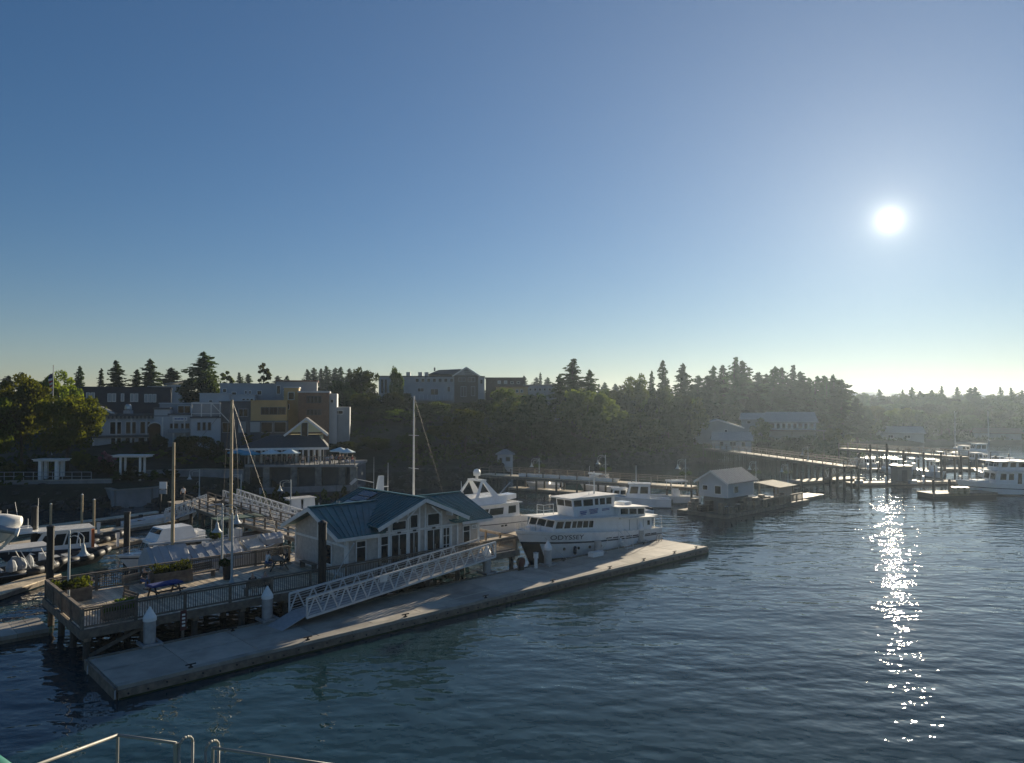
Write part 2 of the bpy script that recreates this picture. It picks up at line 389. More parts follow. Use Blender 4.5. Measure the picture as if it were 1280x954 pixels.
def round_mesh(seed, H=12.0, Rr=5.0, lobes=34, per=95, size=.27, low=.22, tall=1.0):
    r = np.random.default_rng(seed); C = []; N = []
    hz = H * (1 - low) / 2; cz = H * low + hz
    for l in range(lobes):
        d = unit(r.normal(size=(1, 3)))[0]; k = r.uniform(.25, .86) ** .6; ctr = np.array([d[0] * Rr * k, d[1] * Rr * k, cz + d[2] * hz * k]); lr = r.uniform(.20, .36) * min(Rr, hz)
        dd = unit(r.normal(size=(per, 3)) + np.array([0, 0, .25])); C.append(ctr + dd * lr * r.uniform(.55, 1.08, size=(per, 1)) * np.array([1, 1, .8])); N.append(dd)
    C = np.concatenate(C); N = np.concatenate(N); n = len(C)
    A = unit(np.cross(N + r.normal(size=(n, 3)) * .7, r.normal(size=(n, 3)))) * size * r.uniform(.6, 1.4, size=(n, 1))
    B = unit(np.cross(A, N + r.normal(size=(n, 3)) * .8)) * size * r.uniform(.4, .9, size=(n, 1))
    return leaf_quads('crown', C, A, B)
def trunk_mesh(H, r0, seed, limbs=5, spread=2.0):
    rnd = random.Random(seed); b = MB(); p = Vector((0, 0, -1.2)); n = 5
    for i in range(n):
        q = Vector((rnd.uniform(-.12, .12), rnd.uniform(-.12, .12), H * (i + 1) / n)); b.tube(p, q, r0 * (1 - .8 * i / n), r0 * (1 - .8 * (i + 1) / n), 7); p = q
    for k in range(limbs):
        z = H * rnd.uniform(.3, .8); a = rnd.uniform(0, 6.28); l = spread * rnd.uniform(.5, 1)
        b.tube((0, 0, z), (math.cos(a) * l, math.sin(a) * l, z + l * .7), r0 * .35, r0 * .1, 5)
    o = b.build('trunk', M['bark']); me = o.data; bpy.data.objects.remove(o); return me
KINDS = {}
for i in range(5):
    KINDS['fir', i] = (fir_mesh(11 + i, 20, (3.2, 3.9, 2.7, 3.5, 4.3)[i], (.25, .5, .35, .7, .45)[i], (.10, .22, .15, .30, .18)[i]), trunk_mesh(19, .32, i, 0), 20.0, 3.6, 'fir')
for i in range(4):
    KINDS['round', i] = (round_mesh(31 + i, 12, (4.6, 5.2, 4.2, 5.6)[i], (34, 40, 30, 44)[i]), trunk_mesh(9, .28, 20 + i, 6, 2.8), 12.0, 5.0, 'leaf')
KINDS['gold', 0] = (round_mesh(51, 12, 5, 60, 150, .20), trunk_mesh(9, .28, 30, 6, 2.8), 12.0, 5.0, 'leaf_gold')
KINDS['gold', 1] = (round_mesh(52, 12, 4.6, 55, 150, .20), trunk_mesh(9, .28, 31, 6, 2.8), 12.0, 5.0, 'leaf_gold')
KINDS['poplar', 0] = (round_mesh(61, 14, 2.1, 34, 80, .24, .1), trunk_mesh(12, .2, 32, 4, .8), 14.0, 2.1, 'leaf')
KINDS['dark', 0] = (round_mesh(71, 12, 5, 46, 100, .27, .08), trunk_mesh(9, .28, 33, 6, 2.8), 12.0, 5.0, 'leaf_dark')
KINDS['dark', 1] = (round_mesh(72, 12, 5, 40, 100, .29, .05), trunk_mesh(9, .28, 34, 6, 2.8), 12.0, 5.0, 'leaf_dark')
KINDS['shrub', 0] = (round_mesh(81, 3, 1.9, 18, 70, .14, .0), trunk_mesh(1.6, .08, 35, 3, .6), 3.0, 1.9, 'leaf')
KINDS['shrub', 1] = (round_mesh(82, 3, 1.7, 18, 70, .14, .0), trunk_mesh(1.6, .08, 36, 3, .6), 3.0, 1.9, 'leaf_dark')
_ck = {}
def tree(name, label, px, pytop, Y, kind, wpx=None, group=None, base=None, matk=None, cat='tree'):
    """a tree whose top shows at (px, pytop), rooted in the ground at distance Y; wpx = crown width in photo pixels"""
    top = at(px, pytop, Y); g = TZ(top.x, Y) if base is None else base; H = max(1.5, top.z - g)
    cme, tme, H0, R0, mk = KINDS[kind]; mk = matk or mk
    sz = H / H0; sx = sz if wpx is None else (wpx / 2 * Y / FPX) / R0 * (1.9 if kind[0] == 'fir' else 1.0)
    r = thing(name, label, cat, (top.x, Y, g), random.Random(px * 7 + Y).uniform(0, 6.28), group); r.scale = (sx, sx, sz)
    key = (kind, mk)
    if key not in _ck:
        me = cme.copy(); me.materials.clear(); me.materials.append(M[mk]); _ck[key] = me
        if not tme.materials: tme.materials.append(M['bark'])
    c = put('crown', _ck[key], r); put('trunk', tme, r)
    return r
T = tree
# firs on the left skyline
T('fir_tree', 'neat pointed fir nearest the flagpole behind the navy building', 98, 458, 165, ('fir', 0), 18)
T('fir_tree', 'short slim fir between two taller firs behind the navy building', 125, 461, 170, ('fir', 2), 13)
T('fir_tree', 'tall ragged fir with a bare gap behind the navy building', 147, 451, 165, ('fir', 3), 20)
T('fir_tree', 'low wide fir huddled beside the tall full fir behind the navy building', 171, 462, 168, ('fir', 1), 17)
T('fir_tree', 'tall full fir rising over the navy building beside the hillside house', 190, 449, 165, ('fir', 4), 22)
T('pine_tree', 'flat topped spreading pine above the white hillside house', 216, 460, 172, ('fir', 3), 30)
T('fir_tree', 'big dark broad fir standing alone beside the white hillside house', 254, 440, 150, ('fir', 4), 30)
T('cedar_tree', 'wide dark cedar skirt under the big lone fir', 251, 462, 147, ('dark', 0), 52)
T('poplar_tree', 'slim thin crowned tree beside the big lone fir above the pale block', 284, 459, 165, ('poplar', 0), 18)
T('poplar_tree', 'narrow upright poplar above the grey flat roofed block', 330, 448, 165, ('poplar', 0), 18)
gp = 'far firs along the left skyline'
for px, py, w in [(8, 470, 24), (30, 466, 22), (300, 466, 16), (312, 468, 18), (346, 470, 14), (360, 470, 14)]:
    T('fir_tree', 'small distant dark fir poking over the town roofs', px, py, 240, ('fir', px % 5), w, gp)
for k, (px, py) in enumerate([(384, 462), (392, 460), (401, 461), (409, 458), (418, 460), (427, 459), (436, 461), (447, 463), (458, 464)]):
    T('fir_tree', 'distant fir in the dense row behind the brown house', px, py, 260, ('fir', k % 5), 15, 'fir row behind the brown house')
T('maple_tree', 'dark round maple on the slope between brown house and hotel', 452, 457, 165, ('dark', 1), 44)
T('maple_tree', 'low spreading dark maple at the foot of the brown house bank', 428, 476, 158, ('dark', 0), 36)
T('cypress_tree', 'tall dark narrow cypress against the hotel wall', 497, 454, 160, ('dark', 1), 20)
# sunlit park trees on the left
T('park_tree', 'large golden green tree with one sunlit side by the pergola', 86, 484, 101, ('gold', 0), 80)
T('park_tree', 'rounded golden green tree at the park edge away from the shops', 28, 470, 104, ('gold', 1), 72)
T('park_tree', 'olive tree behind the flagpole in the waterfront park', 74, 466, 116, ('gold', 1), 54)
T('park_tree', 'green tree at the far end of the park railing', -10, 486, 100, ('gold', 0), 60)
T('park_shrub', 'bright yellow green bushy tree beside the covered sailboat mast', 246, 541, 109, ('gold', 0), 42)
T('park_shrub', 'small yellow green shrub near the white pergola', 101, 563, 100, ('gold', 1), 26)
T('street_tree', 'thin street tree with rusty leaves before the tan building', 309, 540, 118, ('poplar', 0), 16, None, None, 'leaf_gold')
T('street_tree', 'slender green street tree close to the restaurant porch roof', 332, 537, 119, ('poplar', 0), 12)
T('ivy_tree', 'dark ivy covered tree in the archway of the white arcade', 201, 541, 114, ('dark', 1), 22)
for px, py, w in [(112, 570, 34), (128, 574, 30), (146, 578, 30), (165, 580, 26)]:
    T('shrub', 'dark garden shrub in the bed below the park pergolas', px, py, 100, ('shrub', 1), w, 'dark garden shrubs', None, None, 'shrub')
T('shrub', 'reddish pink flowering shrub under the white shops', 133, 563, 103, ('shrub', 0), 24, None, None, 'flower', 'shrub')
# wooded bank below the hotel
gb = 'trees of the wooded bank'
bank = [(440, 518, 146, 52, 'dark'), (470, 505, 150, 54, 'dark'), (500, 512, 148, 50, 'round'), (538, 500, 152, 56, 'dark'), (520, 540, 132, 46, 'dark'), (470, 545, 128, 48, 'dark'),
        (556, 530, 136, 56, 'round'), (632, 486, 158, 48, 'round'), (665, 492, 156, 52, 'dark'), (642, 520, 148, 54, 'dark'), (600, 560, 138, 44, 'dark'), (690, 520, 152, 52, 'dark'), (700, 540, 150, 56, 'dark'),
        (755, 495, 160, 60, 'round'), (770, 530, 160, 56, 'dark'), (735, 545, 156, 50, 'dark'), (800, 515, 172, 60, 'round'), (835, 520, 176, 60, 'dark'), (812, 545, 172, 50, 'dark'), (850, 540, 180, 44, 'dark'),
        (430, 552, 122, 40, 'dark'), (660, 548, 146, 46, 'dark')]
for k, (px, py, Y, w, kd) in enumerate(bank):
    T('bank_tree', 'dark leafy tree in the wooded bank below the hotel', px, py, Y, (kd, k % (2 if kd == 'dark' else 4)), w, gb)
T('bank_tree', 'large rounded tree with pale sunlit leaf edge behind the tall white mast', 582, 512, 134, ('round', 3), 62)
T('bank_tree', 'broad tree with light catching its flank above the far walkway', 735, 484, 156, ('round', 1), 74)
T('fir_tree', 'big bushy topped fir towering over the wooded bank', 716, 449, 168, ('fir', 0), 40)
T('fir_tree', 'shorter ragged fir leaning on the bushy topped fir away from the hotel', 738, 463, 172, ('fir', 1), 24)
T('fir_tree', 'shorter ragged fir between the bushy topped fir and the ridge houses', 700, 468, 170, ('fir', 3), 22)
# right hand skyline
for k, (px, py, w) in enumerate([(655, 470, 12), (670, 472, 12), (676, 466, 8), (684, 472, 14), (757, 478, 12), (768, 480, 14)]):
    T('fir_tree', 'tiny distant fir behind the pale roofs on the ridge', px, py, 300, ('fir', k % 5), w, 'tiny ridge firs')
T('maple_tree', 'rounded brownish maple on the ridge beside two slim firs', 797, 468, 205, ('round', 0), 38)
T('fir_tree', 'slim fir with a leaning thin top beside the rounded maple', 813, 464, 215, ('fir', 2), 15)
T('fir_tree', 'taller slim tiered fir beside the rounded maple', 830, 451, 212, ('fir', 0), 20)
T('fir_tree', 'fir with a curved drooping tip beyond the tiered fir', 852, 455, 212, ('fir', 3), 22)
gr = 'firs of the point wood'
for k, (px, py, w) in enumerate([(872, 470, 24), (891, 458, 18), (904, 457, 26), (918, 447, 30), (930, 452, 28), (946, 466, 26), (966, 459, 30), (978, 460, 26), (990, 457, 26), (1003, 465, 28), (1012, 473, 26)]):
    T('fir_tree', 'dark fir in the tall clump above the big waterside house', px, py, 222 + (k * 7) % 20, ('fir', (k * 3 + 1) % 5), w, gr)
T('fir_tree', 'lone narrow fir between the tall clump and the leaning fir', 1033, 472, 225, ('fir', 2), 16)
T('fir_tree', 'bushy leaning fir at the edge of the open sky over the hills', 1052, 475, 222, ('fir', 4), 30)
T('fir_tree', 'small fir under the bushy leaning fir', 1072, 498, 226, ('fir', 1), 22)
gq = 'trees behind the waterside houses'
for k, (px, py, Y, w) in enumerate([(880, 505, 215, 50), (905, 500, 218, 50), (935, 490, 224, 56), (965, 495, 228, 60), (1000, 500, 224, 54), (1030, 515, 222, 50), (1050, 520, 226, 46), (862, 500, 205, 50)]):
    T('broadleaf_tree', 'dark leafy tree behind the waterside houses on the point', px, py, Y, ('dark', k % 2), w, gq)
T('garden_tree', 'round tree between the two gabled waterside houses', 951, 524, 182, ('round', 2), 34)
T('garden_tree', 'low spreading tree at the marina end of the big waterside house', 1040, 536, 190, ('round', 3), 44)
ge = 'firs over the marina'
for k, (px, py, w) in enumerate([(1099, 487, 14), (1127, 487, 10), (1141, 484, 11), (1151, 489, 12), (1163, 488, 14), (1176, 483, 12), (1196, 484, 14), (1212, 485, 14), (1220, 484, 14), (1251, 484, 9), (1264, 485, 12), (1276, 488, 12)]):
    T('fir_tree', 'slim fir standing above the low wood behind the marina', px, py, 330, ('fir', (k * 2) % 5), w, ge)
gw = 'low trees behind the marina'
rnd = random.Random(77)
for k in range(44):
    px = 1066 + (k * 37) % 235; py = 494 + (k % 4) * 8 + rnd.uniform(-3, 5); Y = 325 - (k % 4) * 22 + rnd.uniform(-6, 6)
    T('broadleaf_tree', 'hazy leafy tree in the low wood behind the marina', px, py, Y, (('dark', 0), ('round', 1), ('dark', 1), ('round', 3))[k % 4], 34 + rnd.uniform(-6, 10), gw, None, 'leaf_dark')
# undergrowth on all slopes: one mass
def undergrowth():
    r = np.random.default_rng(3); C = []; rr = random.Random(4)
    for k in range(2600):
        x = rr.uniform(-110, 190); s = rr.uniform(3.5, 70) if k % 3 else rr.uniform(3, 20); y = lerp(x, SX, SY) + s
        if -62 < x < -20 and s < 26: continue
        if -20 <= x < -8 and s < 8: continue
        z = TZ(x, y); q = 10; lr = rr.uniform(.5, 1.5)
        dd = unit(r.normal(size=(q, 3))) * lr * np.array([1, 1, .7]); dd[:, 2] = abs(dd[:, 2]); C.append(dd + np.array([x, y, z]))
    C = np.concatenate(C); n = len(C)
    A = unit(r.normal(size=(n, 3))) * .3; B = unit(np.cross(A, r.normal(size=(n, 3)))) * .24
    me = leaf_quads('undergrowth', C, A, B); me.materials.append(M['leaf_dark']); o = bpy.data.objects.new('undergrowth', me); COL.objects.link(o); o['kind'] = 'stuff'
    o['label'] = 'low tangled undergrowth covering the hillside between the trees'; o['category'] = 'undergrowth'
undergrowth()
def far_wood():
    r = np.random.default_rng(9); C = []
    for k in range(2600):
        px = r.uniform(-250, 1500); Y = r.uniform(370, 560); p = at(px, 500, Y); H = r.uniform(7, 12) * (.75 if px < 700 else 1); g = TZ(p.x, Y)
        q = 34; z = r.uniform(0, 1, q) ** 1.3; a = r.uniform(0, 6.28, q); rad = 2.6 * (1 - z) ** .6 * r.uniform(.3, 1, q)
        C.append(np.stack([p.x + rad * np.cos(a), Y + rad * np.sin(a), g + z * H], 1))
    C = np.concatenate(C); n = len(C); A = unit(r.normal(size=(n, 3))) * .9; B = unit(np.cross(A, r.normal(size=(n, 3)))) * .7
    me = leaf_quads('far_wood', C, A, B); me.materials.append(M['fir']); o = bpy.data.objects.new('far_wood', me); COL.objects.link(o); o['kind'] = 'stuff'
    o['label'] = 'far dark wood forming the low treeline behind everything'; o['category'] = 'wood'
far_wood()

# ------------------------------------------------------------------ the landing: concrete float
fl = thing('concrete_float', 'long concrete landing float with timber edge lying beside the wooden pier', 'float', W(0, 0), TH)
NP = 14; FLEN = 47.0
for i in range(NP):
    u0, u1 = i * FLEN / NP + .02, (i + 1) * FLEN / NP - .02
    MB().bx(u0, u1, .45, 2.72, .30, .502).build('panel', M['float_deck'], fl); MB().bx(u0, u1, 2.76, 4.85, .30, .50).build('panel', M['float_deck'], fl)
MB().bx(0, FLEN, .1, 5.0, -.5, .29).build('pontoon', M['float_side'], fl); MB().bx(.02, FLEN - .02, -.16, -.142, -.06, .07).build('weed_line', M['leaf_dark'], fl)
for i in range(8):
    u0, u1 = i * FLEN / 8 + .01, (i + 1) * FLEN / 8 - .01
    MB().bx(u0, u1, -.02, .42, .28, .56).build('edge_beam', M['concrete'], fl)
    MB().bx(u0, u1, -.14, -.03, -.02, .40).build('rub_strip', M['wood'], fl)
    MB().bx(u0, u1, 4.88, 5.12, .28, .54).build('edge_beam', M['float_side'], fl)
MB().bx(-.14, -.02, .0, 5.1, .0, .50).build('end_beam', M['wood'], fl); MB().bx(FLEN + .01, FLEN + .14, 0, 5.1, .0, .50).build('end_beam', M['wood'], fl)
bolt = MB().tube((0, 0, 0), (0, -.05, 0), .045, .045, 6).build('bolt', M['black'], fl, loc=(.4, -.14, .2)).data
for i in range(1, 58): put('bolt', bolt, fl, (.4 + i * .81, -.14, .2 if i % 2 else .3))
def cleat_mesh():
    b = MB().bx(-.10, .10, -.05, .05, 0, .05); b.bx(-.04, .04, -.03, .03, .05, .14); b.beam((-.24, 0, .16), (.24, 0, .16), .06, .05); return b
c0 = cleat_mesh().build('cleat', M['black'], fl, loc=(3.2, .2, .562)).data
for u in (9.2, 15.4, 21.6, 27.8, 34, 38.2, 42.4, 45.6): put('cleat', c0, fl, (u, .2, .562))
for u in (7, 14, 33.6, 38, 44): put('cleat', c0, fl, (u, 4.6, .504))
for u, v in ((.35, .5), (.25, 4.7)):
    MB().path([(u - .5, v - .7, .1), (u - .45, v - .5, .4), (u, v, .53)], .03).build('mooring_ring', M['galv'], fl)
ln = MB(); ln.path([(12.6, 1.7, .515), (16, 1.95, .515), (20, 1.55, .515), (24.5, 1.7, .515), (28, 1.75, .515)], .02, 5)
tag(ln.build('mooring_line', M['cream_canvas'], None, loc=W(0, 0)), 'loose pale rope lying along the concrete float deck', 'rope').rotation_euler = (0, 0, TH)
for u in (46.0, 46.4):
    b = MB().tube((0, 0, 0), (0, 0, .5), .03, .03, 6); b.path([(0, 0, .5), (.0, .1, .56), (0, .22, .5), (0, .22, 0)], .03)
    b.build('ladder_handle', M['galv'], fl, loc=(u, 4.4, .5))
for k, (a, b2, sag) in enumerate((((34.0, 4.6, .6), (33.2, 6.3, 2.2), .1), ((44.0, 4.6, .6), (45.2, 5.6, 1.6), .1), ((38.0, 4.6, .6), (40.4, 5.35, 1.8), .15))):
    A, B = Vector(a), Vector(b2); m = A.lerp(B, .5) - Vector((0, 0, sag)); o = MB().path([A, m, B], .022, 5).build('mooring_line', M['cream_canvas'], None, loc=W(0, 0)); o.rotation_euler = (0, 0, TH)
    tag(o, ('bow', 'stern', 'spring')[k] + ' mooring line from the float cleat up to the tour boat', 'rope')
# guide piles: steel with white conical caps
def guide_pile(u, v, top, label, r=.30, white=True):
    t = thing('guide_pile', label, 'pile', W(u, v, 0), TH, 'float guide piles')
    MB().tube((0, 0, -3), (0, 0, top - .55), r, r, 14).build('shaft', M['galv'], t, smooth=False)
    if white: MB().lathe([(r + .03, top - .60), (r + .03, top - .42), (.03, top + .12)], n=14).build('cap', M['white'], t)
    b = MB(); b.bx(-r - .2, -r - .05, -r - .3, r + .2, .52, .66); b.bx(r + .05, r + .2, -r - .3, r + .2, .52, .66); b.bx(-r - .2, r + .2, -r - .2, -r - .05, .52, .64)
    b.build('pile_hoop', M['galv'], t)
guide_pile(2.9, 5.25, 2.35, 'white capped steel pile in front of the railing with the blue table')
guide_pile(9.3, 5.3, 2.35, 'white capped steel pile beside the foot of the gangway')
guide_pile(26.3, 5.5, 2.45, 'white capped steel pile by the stair deck past the gangway head')
guide_pile(31.6, 4.4, 2.3, 'white capped steel pile in front of the white tour boat name')
guide_pile(37.9, 4.7, 2.1, 'square topped grey steel pile against the middle of the tour boat', .30, False)
guide_pile(44.6, 5.4, 2.2, 'white capped steel pile by the stern of the tour boat')
t = thing('tall_pile', 'tall black timber pile standing at the corner of the ticket house', 'pile', W(13.2, 6.05, 0), TH)
MB().tube((0, 0, -3), (0, 0, 5.55), .27, .25, 12).build('shaft', M['black_pile'], t); MB().lathe([(.28, 5.5), (.28, 5.62), (.06, 5.75)], n=12).build('cap', M['black'], t)
for (u, v, h, lab) in ((62, 735, 4.3, 'thick black pile with flat top beside the canopy boat'), (158, 706, 4.2, 'thick black pile standing in open water behind the covered sailboat'), (42, 700, 4.4, 'dark pile behind the long roofed tour boat')):
    t = thing('dock_pile', lab, 'pile', G(u, v, 0), TH); MB().tube((0, 0, -3), (0, 0, h), .26, .24, 12).build('shaft', M['black_pile'], t); MB().lathe([(.27, h - .1), (.27, h + .06), (.05, h + .12)], n=12).build('cap', M['black'], t)
# small red warning board on a post, power posts on the float
t = thing('notice_board', 'narrow dark red notice board on a short post beside the float', 'sign', W(4.6, 5.35, 0), TH)
MB().bx(-.06, .06, -.06, .06, -.5, 1.0).build('post', M['wood'], t); MB().bx(-.16, .16, -.10, -.065, .9, 1.95).build('board', M['red'], t)
for k in range(4): MB().bx(-.08, .08, -.115, -.102, 1.1 + k * .19, 1.2 + k * .19).build('mark', M['trim'], t)
def power_post(loc, label, group='dock power posts'):
    t = thing('power_post', label, 'power post', loc, TH, group); MB().bx(-.09, .09, -.09, .09, 0, .75).build('post', M['white'], t)
    MB().bx(-.14, .14, -.13, .13, .75, 1.15).build('socket_box', M['white'], t); MB().bx(-.16, .16, -.15, .15, 1.15, 1.19).build('lid', M['galv'], t)
power_post(W(30.2, 4.3, .5), 'white power post on the float before the tour boat bow')
t = thing('tool_chest', 'low white chest on the float against the tour boat side', 'chest', W(37.0, 4.15, .504), TH)
MB().bx(-.65, .65, -.28, .28, 0, .30).build('body', M['white'], t); MB().bx(-.68, .68, -.30, .30, .302, .36).build('lid', M['gel'], t)
t = thing('boarding_steps', 'grey metal boarding steps with handrails against the tour boat', 'steps', W(41.2, 4.45, .504), TH)
for k in range(4): MB().bx(-.4, .4, -.5 + k * .22, -.28 + k * .22, .18 * k + .1, .18 * k + .14).build('tread', M['alum'], t)
for s in (-.42, .42): MB().path([(s, -.55, 0), (s, -.5, .9), (s, .36, 1.6), (s, .36, .0)], .025).build('handrail', M['alum'], t)
t = thing('hose_reel', 'dark red hose reel with coiled hose beside the float edge', 'hose reel', W(28.9, 4.6, .504), TH)
MB().bx(-.3, .3, -.04, .04, 0, .9).build('stand', M['black'], t); b = MB(); b.tube((0, -.14, .6), (0, .14, .6), .34, .34, 14); b.build('reel', M['red'], t)
b = MB(); [b.tube((0, -.12 + k * .06, .6), (0, -.08 + k * .06, .6), .37, .37, 14) for k in range(4)]; b.build('hose', M['rubber'], t)

# ------------------------------------------------------------------ timber pier
DZ = 1.6
pier = thing('timber_pier', 'weathered timber pier deck on dark piles carrying the ticket house', 'pier', W(0, 0), TH)
pl = MB().bx(-.068, .068, 0, 8.6, DZ - .06, DZ).build('plank', M['deck'], pier, loc=(.1, 6.3, 0)).data
u = .1 + .148
while u < 30.2:
    put('plank', pl, pier, (u, 6.3, random.Random(int(u * 99)).uniform(-.006, .004))); u += .148
pb = MB().bx(-.068, .068, 0, 2.2, DZ - .062, DZ - .002).build('plank', M['deck'], pier, loc=(15.4, 14.93, 0)).data
for k in range(1, 84): put('plank', pb, pier, (15.4 + k * .148, 14.93, 0))
for v in (6.5, 8.9, 11.4, 13.9, 14.7): MB().bx(0, 30.2, v - .09, v + .09, DZ - .40, DZ - .065).build('stringer', M['wood'], pier)
MB().bx(-.09, 30.3, 6.20, 6.29, DZ - .42, DZ + .02).build('fascia', M['wood'], pier); MB().bx(-.1, .0, 6.3, 14.9, DZ - .42, DZ + .02).build('fascia', M['wood'], pier)
pm = MB().tube((0, 0, -3), (0, 0, 1.0), .19, .17, 10).build('pile', M['pile'], pier, loc=(.3, 6.6, 0)).data
for i in range(12):
    uu = .3 + i * 2.68
    for v in (6.6, 9.3, 12.0, 14.6):
        if (i, v) != (0, 6.6): put('pile', pm, pier, (uu, v, 0))
    MB().bx(uu - .15, uu + .15, 6.35, 14.85, .96, 1.19).build('cap_beam', M['wood'], pier)
for uu in (1.6, 12.4): MB().beam((uu - 1.2, 6.45, .2), (uu + 1.2, 6.45, 1.1), .08, .18).build('brace', M['wood'], pier)

def railing(name, label, pts, posts, h=1.07, z=DZ, matk='wood', group='pier railings', pick=True, root=None):
    """pts: corner points in landing coordinates; posts at a given spacing; pickets joined (a few pixels wide)"""
    t = root or thing(name, label, 'railing', W(pts[0][0], pts[0][1], z), TH, group); o = Vector((pts[0][0], pts[0][1], 0))
    pk = MB()
    for a, b in zip(pts, pts[1:]):
        A, B = Vector((*a, 0)) - o, Vector((*b, 0)) - o; L = (B - A).length; n = max(1, round(L / posts))
        for i in range(n + 1):
            p = A.lerp(B, i / n); MB().bx(p.x - .07, p.x + .07, p.y - .07, p.y + .07, -.35, h - .05).build('post', M[matk], t)
        zz = Vector((0, 0, 1))
        MB().beam(A + zz * h, B + zz * h, .17, .055).build('top_rail', M[matk], t)
        MB().beam(A + zz * (h - .12), B + zz * (h - .12), .045, .09).build('upper_rail', M[matk], t)
        MB().beam(A + zz * .12, B + zz * .12, .045, .09).build('bottom_rail', M[matk], t)
        if pick:
            m = int(L / .125)
            for i in range(m):
                p = A.lerp(B, (i + .5) / m); d = (B - A).normalized() * .02; q = Vector((-d.y, d.x, 0))
                pk.beam(p + zz * .14, p + zz * (h - .13), .036, .036)
    if pick: pk.build('pickets', M[matk], t, kind='stuff')
    return t
railing('pier_railing', 'timber picket railing along the pier edge facing the float', [(.05, 6.38), (30.1, 6.38)], 2.45)
railing('pier_railing', 'short timber picket railing across the pier end with the planter', [(.05, 6.55), (.05, 14.75)], 2.05)
railing('pier_railing', 'timber picket railing along the pier edge facing the boats', [(.2, 14.8), (15.3, 14.8)], 2.45)
railing('pier_railing', 'plain timber railing closing the pier end beside the tour boat', [(30.15, 6.6), (30.15, 11.8)], 1.7, pick=False)

# small float at the pier end
t = thing('small_float', 'small square mossy float moored under the pier end', 'float', W(-1.9, 14.4, 0), TH)
for k in range(4): MB().bx(-1.3 + k * .75, -.57 + k * .75, -2.0, .9, .2, .42).build('panel', M['float_deck'], t)
MB().bx(-1.3, 1.68, -1.95, .85, -.4, .19).build('pontoon', M['float_side'], t)

# ------------------------------------------------------------------ ticket house
hs = thing('ticket_house', 'white trimmed shingled ticket house with teal metal gable roofs on the pier', 'house', W(0, 0), TH)
H0U, H1U, H0V, H1V, PLATE = 15.6, 27.0, 7.3, 14.4, 4.15
def wall_poly(name, pts, th, m): MB().slab(pts, th).build(name, m, hs)
RZ, EZ = 5.80, 4.22                      # main ridge and eave heights
MVC = 10.88
slope = (RZ - EZ) / 3.95
def roofz(v): return RZ - abs(v - MVC) * slope
wt_ = M['shingle']
# end walls (gables) and long walls, slightly thick
for uu, s in ((H0U, 1), (H1U - .16, 1)):
    MB().slab([(uu, H0V, DZ), (uu, H1V, DZ), (uu, H1V, roofz(H1V) - .12), (uu, MVC, RZ - .12), (uu, H0V, roofz(H0V) - .12)], .16 * s).build('end_wall', wt_, hs)
MB().bx(H0U + .17, H1U - .17, H0V, H0V + .16, DZ, roofz(H0V) - .12).build('front_wall', wt_, hs); MB().bx(H0U + .17, H1U - .17, H1V - .16, H1V, DZ, roofz(H1V) - .12).build('back_wall', wt_, hs)
CU_, CZ, CE = 21.48, 6.26, 4.64          # cross gable: its apex along u, ridge height, eave height
cs = (CZ - CE) / 3.85
for v in (H0V - .03, H1V - .13):
    MB().slab([(18.0, v, 4.0), (25.0, v, 4.0), (25.0, v, CZ - (25.0 - CU_) * cs - .14), (CU_, v, CZ - .14), (18.0, v, CZ - (CU_ - 18.0) * cs - .14)], -.16).build('gable_wall', wt_, hs)
# roofs: slopes with standing seams, each seam its own piece
def roof_slope(A, B, C_, D_, nseam, name='roof_slope'):
    """A-B eave, D-C ridge; seams run from eave to ridge"""
    A, B, C_, D_ = map(Vector, (A, B, C_, D_)); n = (B - A).cross(D_ - A).normalized()
    if n.z < 0: n = -n
    r = MB().slab([A, B, C_, D_] if (B - A).cross(C_ - A).z > 0 else [D_, C_, B, A], .08).build(name, M['teal_roof'], hs)
    for i in range(nseam + 1):
        f = (i + .02) / (nseam + .04); p, q = A.lerp(B, f) + n * .105, D_.lerp(C_, f) + n * .105
        if (q - p).length > .3: MB().beam(p, q, .035, .055).build('seam', M['teal_roof'], r)
    return r
U0, U1 = 14.75, 28.1
roof_slope((U0, 6.9, EZ), (18.4, 6.9, EZ), (21.9, MVC, RZ), (U0, MVC, RZ), 12)
roof_slope((24.5, 6.9, EZ), (U1, 6.9, EZ), (U1, MVC, RZ), (21.1, MVC, RZ), 12)
roof_slope((18.4, 14.85, EZ), (U0, 14.85, EZ), (U0, MVC, RZ), (21.9, MVC, RZ), 12)
roof_slope((U1, 14.85, EZ), (24.5, 14.85, EZ), (21.1, MVC, RZ), (U1, MVC, RZ), 12)
roof_slope((17.63, 15.3, CE), (17.63, 6.5, CE), (CU_, 6.5, CZ), (CU_, 15.3, CZ), 22)
roof_slope((25.33, 6.5, CE), (25.33, 15.3, CE), (CU_, 15.3, CZ), (CU_, 6.5, CZ), 22)
rc = MB(); rc.beam((U0, MVC, RZ + .13), (20.2, MVC, RZ + .13), .26, .06); rc.beam((22.8, MVC, RZ + .13), (U1, MVC, RZ + .13), .26, .06); rc.build('ridge_cap', M['teal_roof'], hs)
MB().beam((CU_, 6.48, CZ + .13), (CU_, 15.32, CZ + .13), .26, .06).build('ridge_cap', M['teal_roof'], hs)
def barge(a, b): MB().beam(a, b, .07, .26).build('barge_board', M['trim'], hs)
for uu in (U0 - .04, U1 + .04):
    barge((uu, 6.86, EZ - .06), (uu, MVC, RZ - .04)); barge((uu, 14.9, EZ - .06), (uu, MVC, RZ - .04))
for v in (6.46, 15.34):
    barge((17.55, v, CE - .07), (CU_, v, CZ - .05)); barge((25.41, v, CE - .07), (CU_, v, CZ - .05))
